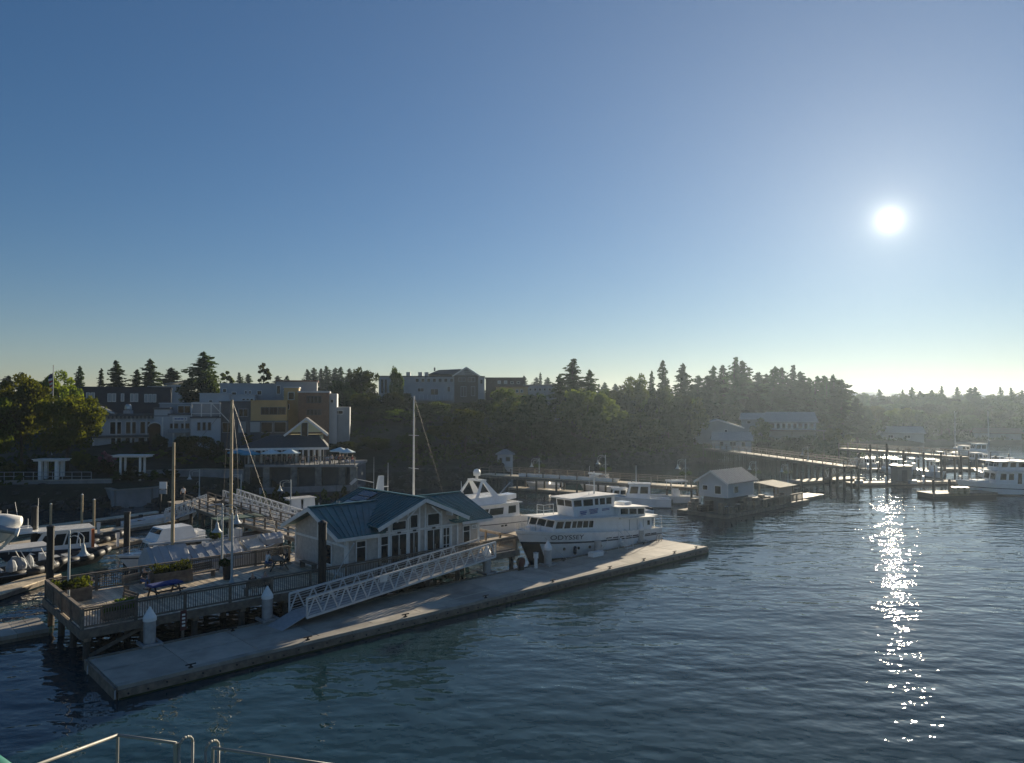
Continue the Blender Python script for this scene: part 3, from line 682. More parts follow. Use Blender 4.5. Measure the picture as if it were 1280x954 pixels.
for a, b in ((U0, 17.9), (25.1, U1)): MB().bx(a, b, 6.82, 6.89, EZ - .16, EZ + .03).build('gutter', M['trim'], hs); MB().bx(a, b, 14.87, 14.94, EZ - .16, EZ + .03).build('gutter', M['trim'], hs)
for k in range(6):                        # rafter tails
    MB().bx(15.3 + k * .5, 15.38 + k * .5, 6.92, 7.29, EZ - .14, EZ - .04).build('rafter_tail', M['trim'], hs)
    MB().bx(25.6 + k * .45, 25.68 + k * .45, 6.92, 7.29, EZ - .14, EZ - .04).build('rafter_tail', M['trim'], hs)
# trim boards, front
def fb(u0, u1, z0, z1, name='trim_board', m='trim', d=.05): MB().bx(u0, u1, H0V - .03 - d, H0V - .032, z0, z1).build(name, M[m], hs)
fb(15.55, 15.75, DZ, 4.05); fb(26.86, 27.06, DZ, 4.05); fb(15.76, 18.06, DZ, DZ + .22); fb(24.5, 26.85, DZ, DZ + .22); fb(15.76, 18.05, 3.92, 4.05)
fb(18.0, 18.16, DZ, 4.68); fb(24.85, 25.0, DZ, 4.68); fb(18.17, 24.84, 4.02, 4.16); fb(24.25, 24.4, DZ, 4.0)
for uu, zt in ((18.95, 4.95), (20.48, 5.6), (CU_ - .02, 6.0), (21.98, 5.85), (23.42, 5.2)):
    fb(uu - .07, uu + .07, DZ, 4.015); fb(uu - .07, uu + .07, 4.165, min(zt, CZ - abs(uu - CU_) * cs - .2))
def window(u0, u1, z0, z1, mull=(), bars=(), name='window', pane='glass'):
    w = MB(); y = H0V - .085
    for a in ((u0, u0 + .07, z0, z1), (u1 - .07, u1, z0, z1), (u0 + .07, u1 - .07, z1 - .07, z1), (u0 + .07, u1 - .07, z0, z0 + .07)): w.bx(a[0], a[1], y, H0V - .034, a[2], a[3])
    for x in mull: w.bx(x - .025, x + .025, y, H0V - .034, z0 + .07, z1 - .07)
    for zb in bars: w.bx(u0 + .07, u1 - .07, y + .004, H0V - .036, zb - .02, zb + .02)
    f = w.build(name, M['trim'], hs)
    MB().bx(u0 + .05, u1 - .05, H0V - .052, H0V - .04, z0 + .05, z1 - .05).build('pane', M[pane], f)
    return f
window(16.3, 17.1, 2.35, 3.9, (), (3.45,)); window(25.42, 26.15, 2.35, 3.9, (), (3.45,))
window(18.2, 18.88, 2.05, 3.98, (), (3.35,)); window(23.52, 24.22, 2.05, 3.98, (23.87,), (2.7, 3.35))
window(18.25, 18.86, 4.2, 4.6); 
for a, b in ((19.05, 20.4), (20.56, 21.4), (22.08, 23.34)):
    d = window(a, b, DZ + .06, 3.98, ((a + b) / 2,), (), 'door'); MB().bx((a + b) / 2 + .08, (a + b) / 2 + .12, H0V - .13, H0V - .09, 2.5, 2.9).build('handle', M['steel'], d)
    window(a + .05, b - .05, 4.2, min(4.2 + 1.0, CZ - max(abs(a - CU_), abs(b - CU_)) * cs - .35), pane='glass')
MB().bx(26.3, 26.85, H0V - .06, H0V - .034, 3.55, 3.85).build('notice', M['white'], hs)
MB().bx(26.36, 26.79, H0V - .068, H0V - .062, 3.62, 3.66).build('notice_line', M['ink'], hs); MB().bx(26.36, 26.7, H0V - .068, H0V - .062, 3.72, 3.76).build('notice_line', M['ink'], hs)
for uu in (19.7, 21.0, 22.7): MB().bx(uu - .12, uu + .12, H0V - .16, H0V - .034, 4.02, 4.12).build('wall_lamp', M['black'], hs)
# gable end trim facing the open deck
def eb(v0, v1, z0, z1, name='trim_board'): MB().bx(H0U - .05, H0U - .002, v0, v1, z0, z1).build(name, M['trim'], hs)
eb(7.28, 7.46, DZ, 4.0); eb(14.24, 14.42, DZ, 4.0); eb(7.47, 14.23, DZ, DZ + .24); eb(7.47, 14.23, 3.55, 3.70); eb(10.30, 10.44, DZ + .25, 3.54); eb(11.0, 11.14, 3.71, 5.45); eb(10.30, 10.44, 3.71, 5.3)
f = MB(); [f.bx(H0U - .07, H0U - .003, a, b, c, d) for a, b, c, d in ((9.1, 9.17, 2.1, 3.5), (10.2, 10.27, 2.1, 3.5), (9.18, 10.19, 3.43, 3.5), (9.18, 10.19, 2.1, 2.17))]; fo = f.build('window', M['trim'], hs)
MB().bx(H0U - .03, H0U - .006, 9.15, 10.22, 2.14, 3.46).build('pane', M['glass'], fo)
for v in (7.0, 14.7): MB().beam((14.85, v, EZ - .35), (15.58, v, EZ - 1.0 + .35), .08, .12).build('bracket', M['trim'], hs)
for uu in (19.1, 23.85): MB().bx(uu - .06, uu + .06, 6.5, 7.2, CZ - abs(uu - CU_) * cs - .36, CZ - abs(uu - CU_) * cs - .14).build('outrigger', M['trim'], hs)
for uu, s in ((20.5, 1), (22.4, -1)): MB().beam((uu - .55 * s, 6.62, 5.0), (uu + .3 * s, 6.62, CZ - .55), .07, .09).build('brace', M['trim'], hs)
# solar panels and vent on the roof
for k in range(3):
    uu = 19.0 + k * .7; zz = CZ - (CU_ - uu) * cs + .2
    MB().slab([(uu, 11.9, zz), (uu + .6, 11.9, zz + .6 * cs), (uu + .6, 13.9, zz + .6 * cs), (uu, 13.9, zz)], .05).build('solar_panel', M['solar'] if k else M['galv'], hs)
for uu in (15.6, 17.0, 17.2): MB().tube((uu, MVC + .1, RZ + .1), (uu, MVC + .1, RZ + .32), .05, .05, 8).build('vent', M['galv'], hs)
t = thing('wall_bench', 'long wooden bench against the gable wall of the ticket house', 'bench', W(15.0, 11.3, DZ), TH + R(90))
MB().bx(-1.0, 1.0, -.2, .2, .42, .47).build('seat', M['wood'], t)
for x in (-.85, .85): MB().bx(x - .05, x + .05, -.18, .18, 0, .42).build('leg', M['wood'], t)

# ------------------------------------------------------------------ gangway
def gangway(label, A, B, width, h=1.05, bays=14, matk='alum', name='gangway'):
    A, B = Vector(A), Vector(B); d = B - A; L = math.hypot(d.x, d.y); t = thing(name, label, 'gangway', A, math.atan2(d.y, d.x)); rise = d.z
    def P(x, y, z): return Vector((x, y, x / L * rise + z))
    for y in (-width / 2, width / 2):
        s = 'truss'
        MB().beam(P(0, y, h), P(L, y, h), .11, .11).build('top_chord', M[matk], t); MB().beam(P(0, y, 0), P(L, y, 0), .09, .12).build('bottom_chord', M[matk], t)
        for i in range(bays + 1):
            x = L * i / bays
            if i in (0, bays) : MB().beam(P(x, y, 0), P(x, y, h), .08, .08).build('end_post', M[matk], t)
            if i < bays:
                xm = x + L / bays / 2; MB().beam(P(x, y, 0), P(xm, y, h), .065, .075).build('diagonal', M[matk], t); MB().beam(P(xm, y, h), P(x + L / bays, y, 0), .065, .075).build('diagonal', M[matk], t)
        b = MB()
        for k in range(1, 7): b.beam(P(0, y * .97, h * k / 7), P(L, y * .97, h * k / 7), .022, .022)
        b.build('guard_wires', M[matk], t, kind='stuff')
    MB().slab([P(0, -width / 2 + .06, .03), P(L, -width / 2 + .06, .03), P(L, width / 2 - .06, .03), P(0, width / 2 - .06, .03)], .05).build('walkway', M['galv'], t)
    MB().slab([P(-1.5, -width / 2 + .1, -.35 + rise / L * 1.5 * 0), P(0, -width / 2 + .1, .05), P(0, width / 2 - .1, .05), P(-1.5, width / 2 - .1, -.35)], .03).build('flap', M['galv'], t)
    return t
gw_ = gangway('long aluminium truss gangway sloping from the pier down to the concrete float', W(10.4, 3.7, .90), W(26.6, 5.85, 1.75), 1.7, 1.08, 15)
MB().bx(5.3, 5.9, -.92, -.90, 1.0, 1.45).build('sign_plate', M['trim'], gw_)
t = thing('lean_pole', 'thin white pole leaning from the gangway rail onto the house', 'pole', W(13.6, 5.9, DZ), TH); MB().tube((0, 0, 0), (2.1, .6, 2.3), .03, .03, 6).build('shaft', M['lamp_paint'], t); MB().lathe([(.05, 2.28), (.05, 2.36)], (2.1, .6, 0), 8).build('tip', M['trim'], t)

# ------------------------------------------------------------------ boats
class Boat:
    def __init__(s, name, label, loc, rz, cat='boat', group=None):
        s.t = thing(name, label, cat, loc, rz, group)
    def hull(s, L, B, zb, zs, rake=1.2, m='gel', boot='black', deck='gel', transom=.86, full=.55, bul=.0, band=None, flare=.55):
        s.L, s.B = L, B
        def hb(t): return B / 2 * (transom + (1 - transom) * min(1, t / full)) if t < full else B / 2 * max(0.0, 1 - ((t - full) / (1 - full)) ** 2.3)
        def sh(t): return zs + (zb - zs) * (t ** 1.25)
        s.hb, s.sh = hb, sh
        def pt(t, f, sgn):              # f: 0 waterline .. 1 sheer
            w = hb(t) * (1 - (1 - f) * (.08 + flare * max(0, t - .45))); return (t * (L - rake * (1 - f)), sgn * w, sh(t) * f)
        s.pt = pt
        ts = [0, .12, .25, .4, .55, .66, .75, .83, .90, .95, .985, 1.0]
        def strip(f0, f1, name, mk, off=0.0):
            b = MB()
            for sg in (-1, 1):
                vs = [];
                for t in ts:
                    for f in (f0, f1): p = pt(t, f, sg); vs.append((p[0], p[1] + sg * off, p[2]))
                b.add(vs, [(2 * i, 2 * i + 2, 2 * i + 3, 2 * i + 1) for i in range(len(ts) - 1)])
            vs = [pt(0, f0, -1), pt(0, f0, 1), pt(0, f1, 1), pt(0, f1, -1)]; b.add(vs, [(0, 1, 2, 3)])
            return b.build(name, M[mk], s.t, smooth=False)
        strip(.10, 1.0, 'hull', m); strip(-.35, .10, 'boot_stripe', boot)
        if band: strip(band[0], band[1], 'sheer_band', band[2], .025)
        b = MB(); d = bul
        vs = [(pt(t, 1, sg)[0] - .02, pt(t, 1, sg)[1] * .96, sh(t) - d - .03) for t in ts for sg in (-1, 1)]
        b.add(vs, [(2 * i, 2 * i + 1, 2 * i + 3, 2 * i + 2) for i in range(len(ts) - 1)]); b.build('deck', M[deck], s.t)
        b = MB(); pts = [Vector(pt(t, 1, 1)) for t in ts]; b.path(pts, .05, 5); b.path([Vector(pt(t, 1, -1)) for t in ts], .05, 5); b.build('gunwale', M[m], s.t)
        return s
    def side(s, x, z, sg=1):            # lateral position of the hull skin
        t = min(1, x / s.L); f = z / s.sh(t); return s.pt(t, f, sg)[1]
    def cab(s, x0, x1, hw, z0, z1, fr=.4, ar=.1, k=.92, name='cabin', m='gel', sidew=(), frontw=(), rearw=(), roof=None, hw1=None, over=.15):
        """z0, z1: heights (a, f) at the aft and forward end"""
        hw1 = hw if hw1 is None else hw1
        z0 = z0 if isinstance(z0, tuple) else (z0, z0); z1 = z1 if isinstance(z1, tuple) else (z1, z1)
        b0 = [(x0, -hw, z0[0]), (x1, -hw1, z0[1]), (x1, hw1, z0[1]), (x0, hw, z0[0])]
        b1 = [(x0 + ar, -hw * k, z1[0]), (x1 - fr, -hw1 * k, z1[1]), (x1 - fr, hw1 * k, z1[1]), (x0 + ar, hw * k, z1[0])]
        c = MB().loft([b0, b1]).build(name, M[m], s.t)
        def quad(q, w, nm='window', mk='glass'):
            a, b, c0, d = w; Q = [Vector(p) for p in q]
            def bil(u, v): return Q[0].lerp(Q[1], u).lerp(Q[3].lerp(Q[2], u), v)
            pts = [bil(a, c0), bil(b, c0), bil(b, d), bil(a, d)]
            MB().slab(pts, .02).build(nm, M[mk], c)
        for w in sidew:
            quad([b0[0], b0[1], b1[1], b1[0]], w); quad([b0[2], b0[3], b1[3], b1[2]], (1 - w[1], 1 - w[0], w[2], w[3]))
        for w in frontw: quad([b0[1], b0[2], b1[2], b1[1]], w)
        for w in rearw: quad([b0[3], b0[0], b1[0], b1[3]], w)
        if roof:
            r = [Vector(p) for p in b1]; o = over
            r[0] += Vector((-o, -o, .01)); r[1] += Vector((o * 1.6, -o, .01)); r[2] += Vector((o * 1.6, o, .01)); r[3] += Vector((-o, o, .01))
            MB().slab(r, .09).build('cabin_roof', M[roof], s.t)
        return c
    def rail(s, x0, x1, n, h=.7, off=.08, m='steel', z=None):
        for sg in (-1, 1):
            b = MB(); prev = None
            for i in range(n + 1):
                x = x0 + (x1 - x0) * i / n; t = min(.995, x / s.L); p = Vector((x, sg * max(.02, s.hb(t) - off), (s.sh(t) if z is None else z))); q = p + Vector((0, 0, h)); b.tube(p, q, .018, .018, 5)
                if prev: b.tube(prev[1], q, .018, .018, 5); b.tube(prev[0] + Vector((0, 0, h * .5)), p + Vector((0, 0, h * .5)), .012, .012, 5)
                prev = (p, q)
            b.build('guard_rail', M[m], s.t)
    def part(s, b, name, m, smooth=False): return b.build(name, M[m], s.t, smooth)

# --- the two-deck tour boat
ody = Boat('tour_boat', 'white two deck wooden tour boat lettered ODYSSEY alongside the float', W(48.0, 7.6), TH + math.pi)
ody.hull(16.9, 4.9, 2.85, 1.42, 1.6, 'gel', 'black', 'wood', .88, .52, .25, (.60, .66, 'navy'), .5)
Z = lambda x: 1.42 + 1.43 * (x / 16.9) ** 1.1
ody.cab(6.0, 14.2, 2.30, (Z(6) - .12, Z(14.2) - .15), (Z(6) + 1.12, Z(14.2) + .92), .55, 0, .97, 'saloon', 'gel',
        [(.455, .515, .38, .84), (.53, .60, .38, .84), (.615, .685, .38, .84), (.70, .755, .38, .84), (.78, .86, .36, .84), (.885, .975, .36, .84)], [(.05, .3, .42, .88), (.35, .64, .42, .88), (.69, .95, .42, .88)], (), 'trim', 1.55, .38)
ody.cab(1.6, 5.97, 2.15, (Z(1.6) - .2, Z(6) - .2), (Z(1.6) + 1.0, Z(6) + 1.02), 0, 0, .98, 'aft_house', 'gel', [(.07, .15, .45, .8)], (), [(.3, .7, .1, .85)], 'trim', None, .3)
for x in (2.9, 3.8, 4.9): ody.part(MB().bx(x - .02, x + .02, 2.14, 2.165, Z(x) - .1, Z(x) + .9), 'panel_joint', 'wall_grey')
ody.cab(5.9, 10.9, 1.25, (Z(5.9) + 1.22, Z(11) + 1.12), (Z(5.9) + 3.0, Z(11) + 2.62), -.25, 0, 1.0, 'wheelhouse', 'gel',
        [(.08, .2, .58, .9), (.24, .36, .58, .9), (.40, .48, .58, .9), (.53, .75, .56, .9), (.80, .97, .56, .9)], [(.06, .48, .56, .9), (.54, .94, .56, .9)], (), 'trim', .95, .28)
for x0, x1, z0 in ((9.6, 10.4, 1.55), (8.1, 9.2, 1.6), (9.7, 10.3, 1.38), (8.2, 9.1, 1.38), (6.6, 7.5, 1.5)):       # lettered boards too small to read
    for k in range(2): ody.part(MB().bx(x0, x1, 1.16, 1.26, Z(9) + z0 + k * .11, Z(9) + z0 + .05 + k * .11), 'lettering', 'blue_ink')
ody.cab(2.0, 5.88, 1.7, (Z(2) + 1.1, Z(5.8) + 1.14), (Z(2) + 1.9, Z(5.8) + 1.95), .0, .0, 1.0, 'upper_saloon', 'trim', [(.05, .28, .25, .85), (.34, .60, .25, .85), (.66, .92, .25, .85)], (), [(.1, .9, .25, .85)], 'trim', None, .28)
ody.part(MB().bx(2.6, 3.6, -.6, .6, Z(3) + 2.02, Z(3) + 2.3), 'skylight', 'gel'); ody.part(MB().bx(3.9, 5.2, -1.3, -.5, Z(3) + 2.04, Z(3) + 2.42), 'life_raft', 'white')
b = MB(); zc = Z(11) + 1.05
for x, y in ((11.2, -1.2), (12.4, -1.2), (11.2, 1.2), (12.4, 1.2)):
    if y < 0: b.tube((x, y, zc), (x, y, zc + .95), .03, .03, 6)
b.path([(11.2, -1.2, zc + .95), (12.4, -1.2, zc + .95), (12.4, -2.0, zc + .95)], .03); b.path([(11.2, -1.2, zc + .5), (12.4, -1.2, zc + .5), (12.4, -2.0, zc + .5)], .025); b.tube((12.4, -2.0, zc), (12.4, -2.0, zc + .95), .03); ody.part(b, 'roof_rail', 'trim')
b = MB().tube((7.2, 0, Z(7) + 3.0), (7.2, 0, Z(7) + 5.0), .07, .05, 8); b.bx(6.7, 7.7, -.1, .1, Z(7) + 4.55, Z(7) + 4.7); ody.part(b, 'mast', 'trim')
ody.part(MB().bx(6.95, 7.15, -.75, .75, Z(7) + 4.72, Z(7) + 4.86), 'radar_scanner', 'white'); ody.part(MB().tube((8.6, .6, Z(7) + 2.9), (8.5, .6, Z(7) + 5.6), .02, .012, 5), 'whip_aerial', 'white')
for x in (9.0, 10.3, 11.5, 12.9): p = ody.side(x, Z(x) * .45); ody.part(MB().tube((x, p - .05, Z(x) * .43), (x, p + .03, Z(x) * .43), .12, .12, 10), 'porthole', 'black')
b = MB(); [b.beam((1.0 + k * .95, ody.side(1.5 + k, 1.05) + .03, Z(k) * .74), (1.75 + k * .95, ody.side(1.75 + k, 1.05) + .03, Z(k) * .74 + .03), .06, .09) for k in range(10)]; ody.part(b, 'rub_rail', 'navy')
# stem plate (dark anchor guard) on the bow
b = MB()
for sg in (-1, 1):
    q = [ody.pt(.915, .0, sg), ody.pt(.999, .0, sg), ody.pt(.999, .60, sg), ody.pt(.915, .60, sg)]; b.slab([(p[0], p[1] + sg * .03, p[2]) for p in (q if sg > 0 else q[::-1])], .02)
ody.part(b, 'anchor_guard', 'black')
def text_on(boat, txt, x_left, size, zc, mk, font_sc=1.0):
    """letters laid on the +y side of a hull: read from outside, so they run towards the stern"""
    cu = bpy.data.curves.new('lettering', 'FONT'); cu.body = txt; cu.size = size; cu.extrude = 0.0
    o = bpy.data.objects.new('lettering', cu); COL.objects.link(o)
    dg = bpy.context.evaluated_depsgraph_get(); me = bpy.data.meshes.new_from_object(o.evaluated_get(dg)); bpy.data.objects.remove(o)
    for v in me.vertices:
        x = x_left - v.co.x * font_sc; z = zc(x) + v.co.y; v.co = (x, boat.side(x, z) + .035, z)
    me.materials.clear(); me.materials.append(M[mk]); o = bpy.data.objects.new('lettering', me); COL.objects.link(o); o.parent = boat.t
    return o
text_on(ody, 'ODYSSEY', 14.3, .54, lambda x: Z(x) * .66 + .22, 'ink', 1.38)
b = MB(); b.path([(15.9, .3, 2.75), (16.4, 0, 2.95), (15.9, -.3, 2.75)], .05); ody.part(b, 'bow_chock', 'white')
ody.part(MB().bx(14.8, 15.6, -.35, .35, 2.45, 2.95), 'windlass', 'white'); ody.rail(15.0, 16.6, 4, .55); 
ody.part(MB().path([(14.3, -1.9, Z(14) + .0), (14.3, -1.9, Z(14) + 1.0)], .03), 'roof_post', 'trim'); ody.part(MB().path([(1.0, 2.0, 1.4), (1.0, 2.0, 2.5), (-.1, 2.0, 2.52), (-.1, 2.0, 1.4)], .035), 'stern_frame', 'trim')
ody.part(MB().bx(.2, 1.4, -1.8, 1.8, 2.55, 2.62), 'stern_awning', 'trim'); ody.part(MB().bx(-.45, -.02, -1.9, 1.9, .25, .4), 'swim_platform', 'wood')

for x in (3.2, 6.5, 9.5, 12.0): p = ody.side(x, .9); ody.part(MB().lathe([(.04, 0), (.13, .08), (.15, .35), (.13, .62), (.04, .7)], (x, p + .16, .55), 10), 'fender', 'navy' if x > 9 else 'white', True)
# --- white motor yacht behind the ticket house (stern towards the open water)
yt = Boat('motor_yacht', 'white flybridge motor yacht with raked radar arch moored behind the ticket house', W(43.2, 20.8), TH + math.pi)
yt.t.scale = (.95, .95, .93)
yt.hull(17.5, 5.0, 2.9, 1.75, 1.8, 'gel', 'navy', 'teak', .95, .5, .1, (.62, .66, 'navy'))
yt.cab(1.0, 12.5, 2.15, 1.5, (3.2, 3.3), 1.6, -.1, .9, 'saloon', 'gel', [(.05, .15, .40, .85), (.22, .40, .40, .80), (.42, .60, .40, .80)], [(.05, .48, .3, .85), (.52, .95, .3, .85)], [(.1, .9, .2, .85)], 'gel', None, .25)
yt.cab(2.6, 9.5, 1.8, 3.32, 4.1, .9, -.3, .9, 'flybridge', 'gel', (), [(.05, .95, .45, .95)])
b = MB()
for y in (-1.5, 1.5): b.slab([(3.4, y, 4.1), (4.3, y, 4.1), (5.4, y * .72, 5.8), (5.0, y * .72, 5.8)], .14); b.slab([(6.2, y, 4.1), (6.6, y, 4.1), (5.5, y * .72, 5.7), (5.25, y * .72, 5.7)], .12)
b.bx(4.85, 5.55, -1.12, 1.12, 5.72, 5.9); yt.part(b, 'radar_arch', 'gel')
yt.part(MB().lathe([(.12, 0), (.16, .35), (.36, .40), (.40, .75), (.30, 1.02), (.05, 1.12)], (5.2, 0, 5.88), 14), 'radar_dome', 'white', True)
yt.part(MB().tube((8.2, 1.2, 4.1), (8.3, 1.2, 6.0), .05, .03, 6), 'whip_aerial', 'white'); yt.part(MB().tube((3.0, 1.1, 4.2), (1.6, 1.3, 5.4), .06, .06, 6), 'davit', 'steel')
tb = MB(); tb.loft([[(.2, y * 1.0, 3.5), (1.6, y * 1.0, 3.4), (3.0, y * 1.0, 3.5)] + [(3.0, y * 1.0, 3.95), (1.6, y, 3.9), (.2, y, 4.0)] for y in (-.75, .75)]); yt.part(tb, 'tender', 'gel')
yt.part(MB().bx(7.4, 8.4, -.5, .5, 4.12, 4.75), 'helm_seat', 'canvas'); yt.rail(9.5, 17.2, 7, .7)
for x in (3.2, 3.7, 7.5, 8.1, 8.7): p = yt.side(x, 1.0); yt.part(MB().bx(x - .17, x + .17, p, p + .03, .92, 1.10), 'porthole', 'black')
yt.part(MB().bx(-1.0, -.02, -2.2, 2.2, .3, .45), 'swim_platform', 'teak')

# --- masts and boats seen over the ticket house roof
def sailboat(name, label, loc, rz, L, mast_h, mk='alu_spar', group=None, hullm='gel', spread=(.45, .7), boom=True):
    b = Boat(name, label, loc, rz, 'sailboat', group); b.hull(L, L * .3, 1.3, 1.0, L * .12, hullm, 'navy', 'teak', .7, .5, .05)
    b.cab(L * .25, L * .62, L * .09, 1.0, 1.55, .5, .1, .85, 'coachroof', 'gel', [(.1, .3, .3, .8), (.4, .6, .3, .8), (.7, .88, .3, .8)])
    mx = L * .58; m = MB().tube((mx, 0, .9), (mx, 0, mast_h), .13, .075, 10); b.part(m, 'mast', mk)
    for f in spread: b.part(MB().tube((mx, -.9, mast_h * f), (mx, .9, mast_h * f), .03, .03, 6), 'spreader', mk)
    rg = MB()
    for y in (-1, 1): rg.path([(mx, y * L * .13, 1.1), (mx, y * .9, mast_h * spread[0]), (mx, 0, mast_h * .96)], .012, 4)
    rg.tube((mx, 0, mast_h), (L * .98, 0, 1.35), .012, .012, 4); rg.tube((mx, 0, mast_h), (.1, 0, 1.2), .012, .012, 4); b.part(rg, 'rigging', 'black')
    if boom: b.part(MB().tube((mx - .1, 0, 2.4), (L * .12, 0, 2.3), .07, .06, 8), 'boom', mk); b.part(MB().tube((mx - .2, 0, 2.55), (L * .16, 0, 2.45), .18, .12, 8), 'furled_sail', 'canvas')
    return b
p = at(517, 600, 78)
sailboat('sailboat', 'sailing yacht whose tall bare white mast rises over the ticket house', (p.x - 6.67 * CU, 78 - 6.67 * SU, 0), TH, 11.5, at(516, 495, 78).z, 'alu_spar')
p = at(481, 610, 70)
wk = Boat('work_boat', 'boat behind the ticket house with a stout white radar mast', (p.x - 5, 66, 0), TH); wk.hull(13, 4.2, 2.2, 1.3, 1.3, 'gel', 'black', 'gel'); wk.cab(3, 9, 1.6, 1.3, 3.3, .6, 0, .93, 'wheelhouse', 'gel', [(.1, .3, .5, .85), (.4, .6, .5, .85), (.7, .9, .5, .85)], [(.1, .9, .5, .85)], (), 'gel')
q = MB().loft([[(6.0 - .42 + o, -.3, 3.35), (6.0 + .42 + o, -.3, 3.35), (6.0 + .42 + o, .3, 3.35), (5.58 + o, .3, 3.35)] for o in (0,)] + [[(6.05, -.15, 6.2), (6.5, -.15, 6.2), (6.5, .15, 6.2), (6.05, .15, 6.2)]]); wk.part(q, 'mast', 'white')
wk.part(MB().bx(5.0, 6.2, -.35, .35, 4.6, 4.72), 'mast_platform', 'white'); wk.part(MB().lathe([(.25, 0), (.28, .2), (.1, .35)], (5.2, 0, 4.72), 12), 'radar_dome', 'white'); b = MB(); [b.bx(6.3, 7.1, -.04, .04, z, z + .08) for z in (4.5, 5.1)]; b.tube((7.05, 0, 4.4), (7.05, 0, 7.4), .03, .02, 6); b.tube((5.6, .2, 5), (5.6, .2, 8.0), .02, .01, 5); wk.part(b, 'crosstrees', 'white')
wk.part(MB().tube((5.6, .2, 5.6), (3.9, .2, 6.0), .03, .02, 5), 'flag_staff', 'white'); wk.part(MB().slab([(3.9, .2, 6.0), (3.2, .2, 5.5), (3.0, .2, 5.7), (3.6, .2, 6.15)], .02), 'pennant', 'canvas')

# --- covered schooner behind the pier railing
sh = Boat('covered_schooner', 'two masted schooner under grey canvas covers moored behind the pier', W(7.4, 21.5), TH + R(2), 'sailboat')
sh.hull(10.9, 3.5, 1.8, 1.1, 1.9, 'gel', 'navy', 'teak', .6, .5, .05)
for nm, mx, hgt, mk in (('main_mast', 2.0, at(218, 553, 55.4).z, 'gold_spar'), ('fore_mast', 6.4, at(295, 500, 58.5).z, 'gold_spar')):
    sh.part(MB().tube((mx, 0, .9), (mx, 0, hgt), .15, .10, 10), nm, mk)
sh.part(MB().tube((6.4, -1.0, 9.4), (6.4, 1.0, 9.4), .035, .035, 6), 'spreader', 'alu_spar')
rg = MB(); hgt = at(295, 500, 58.5).z
rg.tube((6.4, 0, hgt), (10.5, 0, 2.0), .012, .012, 4); rg.tube((6.4, 0, hgt), (2.0, 0, 8.0), .012, .012, 4); [rg.path([(6.4, y * 1.7, 1.5), (6.4, y, 9.4), (6.4, 0, hgt)], .012, 4) for y in (-1, 1)]; sh.part(rg, 'rigging', 'black')
def tent(x0, x1, ridge, eave, hw, mk, nm='canvas_cover', seams=5):
    n = 10; rnd = random.Random(int(x0 * 10)); rings = []
    for i in range(n + 1):
        x = x0 + (x1 - x0) * i / n; e = 1 if 0 < i < n else .86; sag = .02 * math.sin(i * 2.1)
        rings.append([(x, -hw * e, eave + sag), (x, -hw * .96 * e, eave + .42), (x, -.45, ridge - .22 + rnd.uniform(-.015, .015)), (x, 0, ridge + sag), (x, .45, ridge - .22 + rnd.uniform(-.015, .015)), (x, hw * .96 * e, eave + .42), (x, hw * e, eave + sag)])
    c = sh.part(MB().loft(rings), nm, mk)
    for k in range(seams):
        i = 1 + k * 2; b = MB(); b.path([Vector(v) + Vector((0, 0, .02)) for v in rings[min(i, n)]], .018, 4); b.build('seam_tape', M['wall_grey'], c)
tent(.1, 2.9, 2.6, 1.15, 1.7, 'canvas', seams=3); tent(2.95, 6.9, 2.35, 1.2, 1.8, 'canvas', seams=4); tent(7.2, 8.7, 2.2, 1.35, 1.5, 'cream_canvas', seams=1); tent(8.8, 10.6, 2.5, 1.7, .8, 'canvas', seams=1)
sh.part(MB().tube((.3, 0, 2.78), (6.8, 0, 2.5), .09, .09, 8), 'boom', 'canvas')
# --- cabin cruiser beyond it
cr = Boat('cabin_cruiser', 'white flybridge cabin cruiser behind the covered schooner', W(7.6, 25.6), TH + math.pi + R(5))
cr.t.location = W(15.5, 27.3); cr.t.scale = (.82, .82, .84); cr.hull(10.4, 3.6, 1.6, 1.15, 1.2, 'gel', 'navy', 'gel', .92, .5, .05, (.78, .86, 'navy'))
cr.cab(2.6, 8.1, 1.45, 1.15, 2.5, .55, 0, .92, 'cabin', 'gel', [(.08, .42, .35, .82), (.48, .66, .35, .82), (.72, .92, .35, .82)], [(.04, .32, .35, .85), (.36, .64, .35, .85), (.68, .96, .35, .85)], (), 'gel', None, .12)
cr.cab(3.4, 7.4, 1.35, 2.6, 3.7, .7, .5, .85, 'flybridge', 'gel', (), [(.05, .95, .55, .9)], ()); cr.rail(7.5, 10.2, 5, .6)
cr.part(MB().bx(7.9, 9.3, -.5, .5, 1.45, 1.62), 'fore_hatch', 'gel'); cr.part(MB().bx(2.4, 3.2, -.9, .9, 2.62, 3.05), 'dinghy_chock', 'gel')
gc = Boat('canopy_launch', 'open launch under a dark green flat canopy near the schooner', W(15.6, 31.2), TH); gc.hull(6.5, 2.3, 1.1, .8, .6, 'gel', 'black', 'wood')
gc.part(MB().bx(.6, 4.8, -1.0, 1.0, 2.55, 2.65), 'canopy', 'green_canvas'); [gc.part(MB().tube((x, y, .8), (x, y, 2.55), .03, .03, 6), 'canopy_post', 'steel') for x in (.7, 4.7) for y in (-.95, .95)]
gc.part(MB().bx(2.0, 3.0, -.4, .4, .75, 1.6), 'console', 'gel')

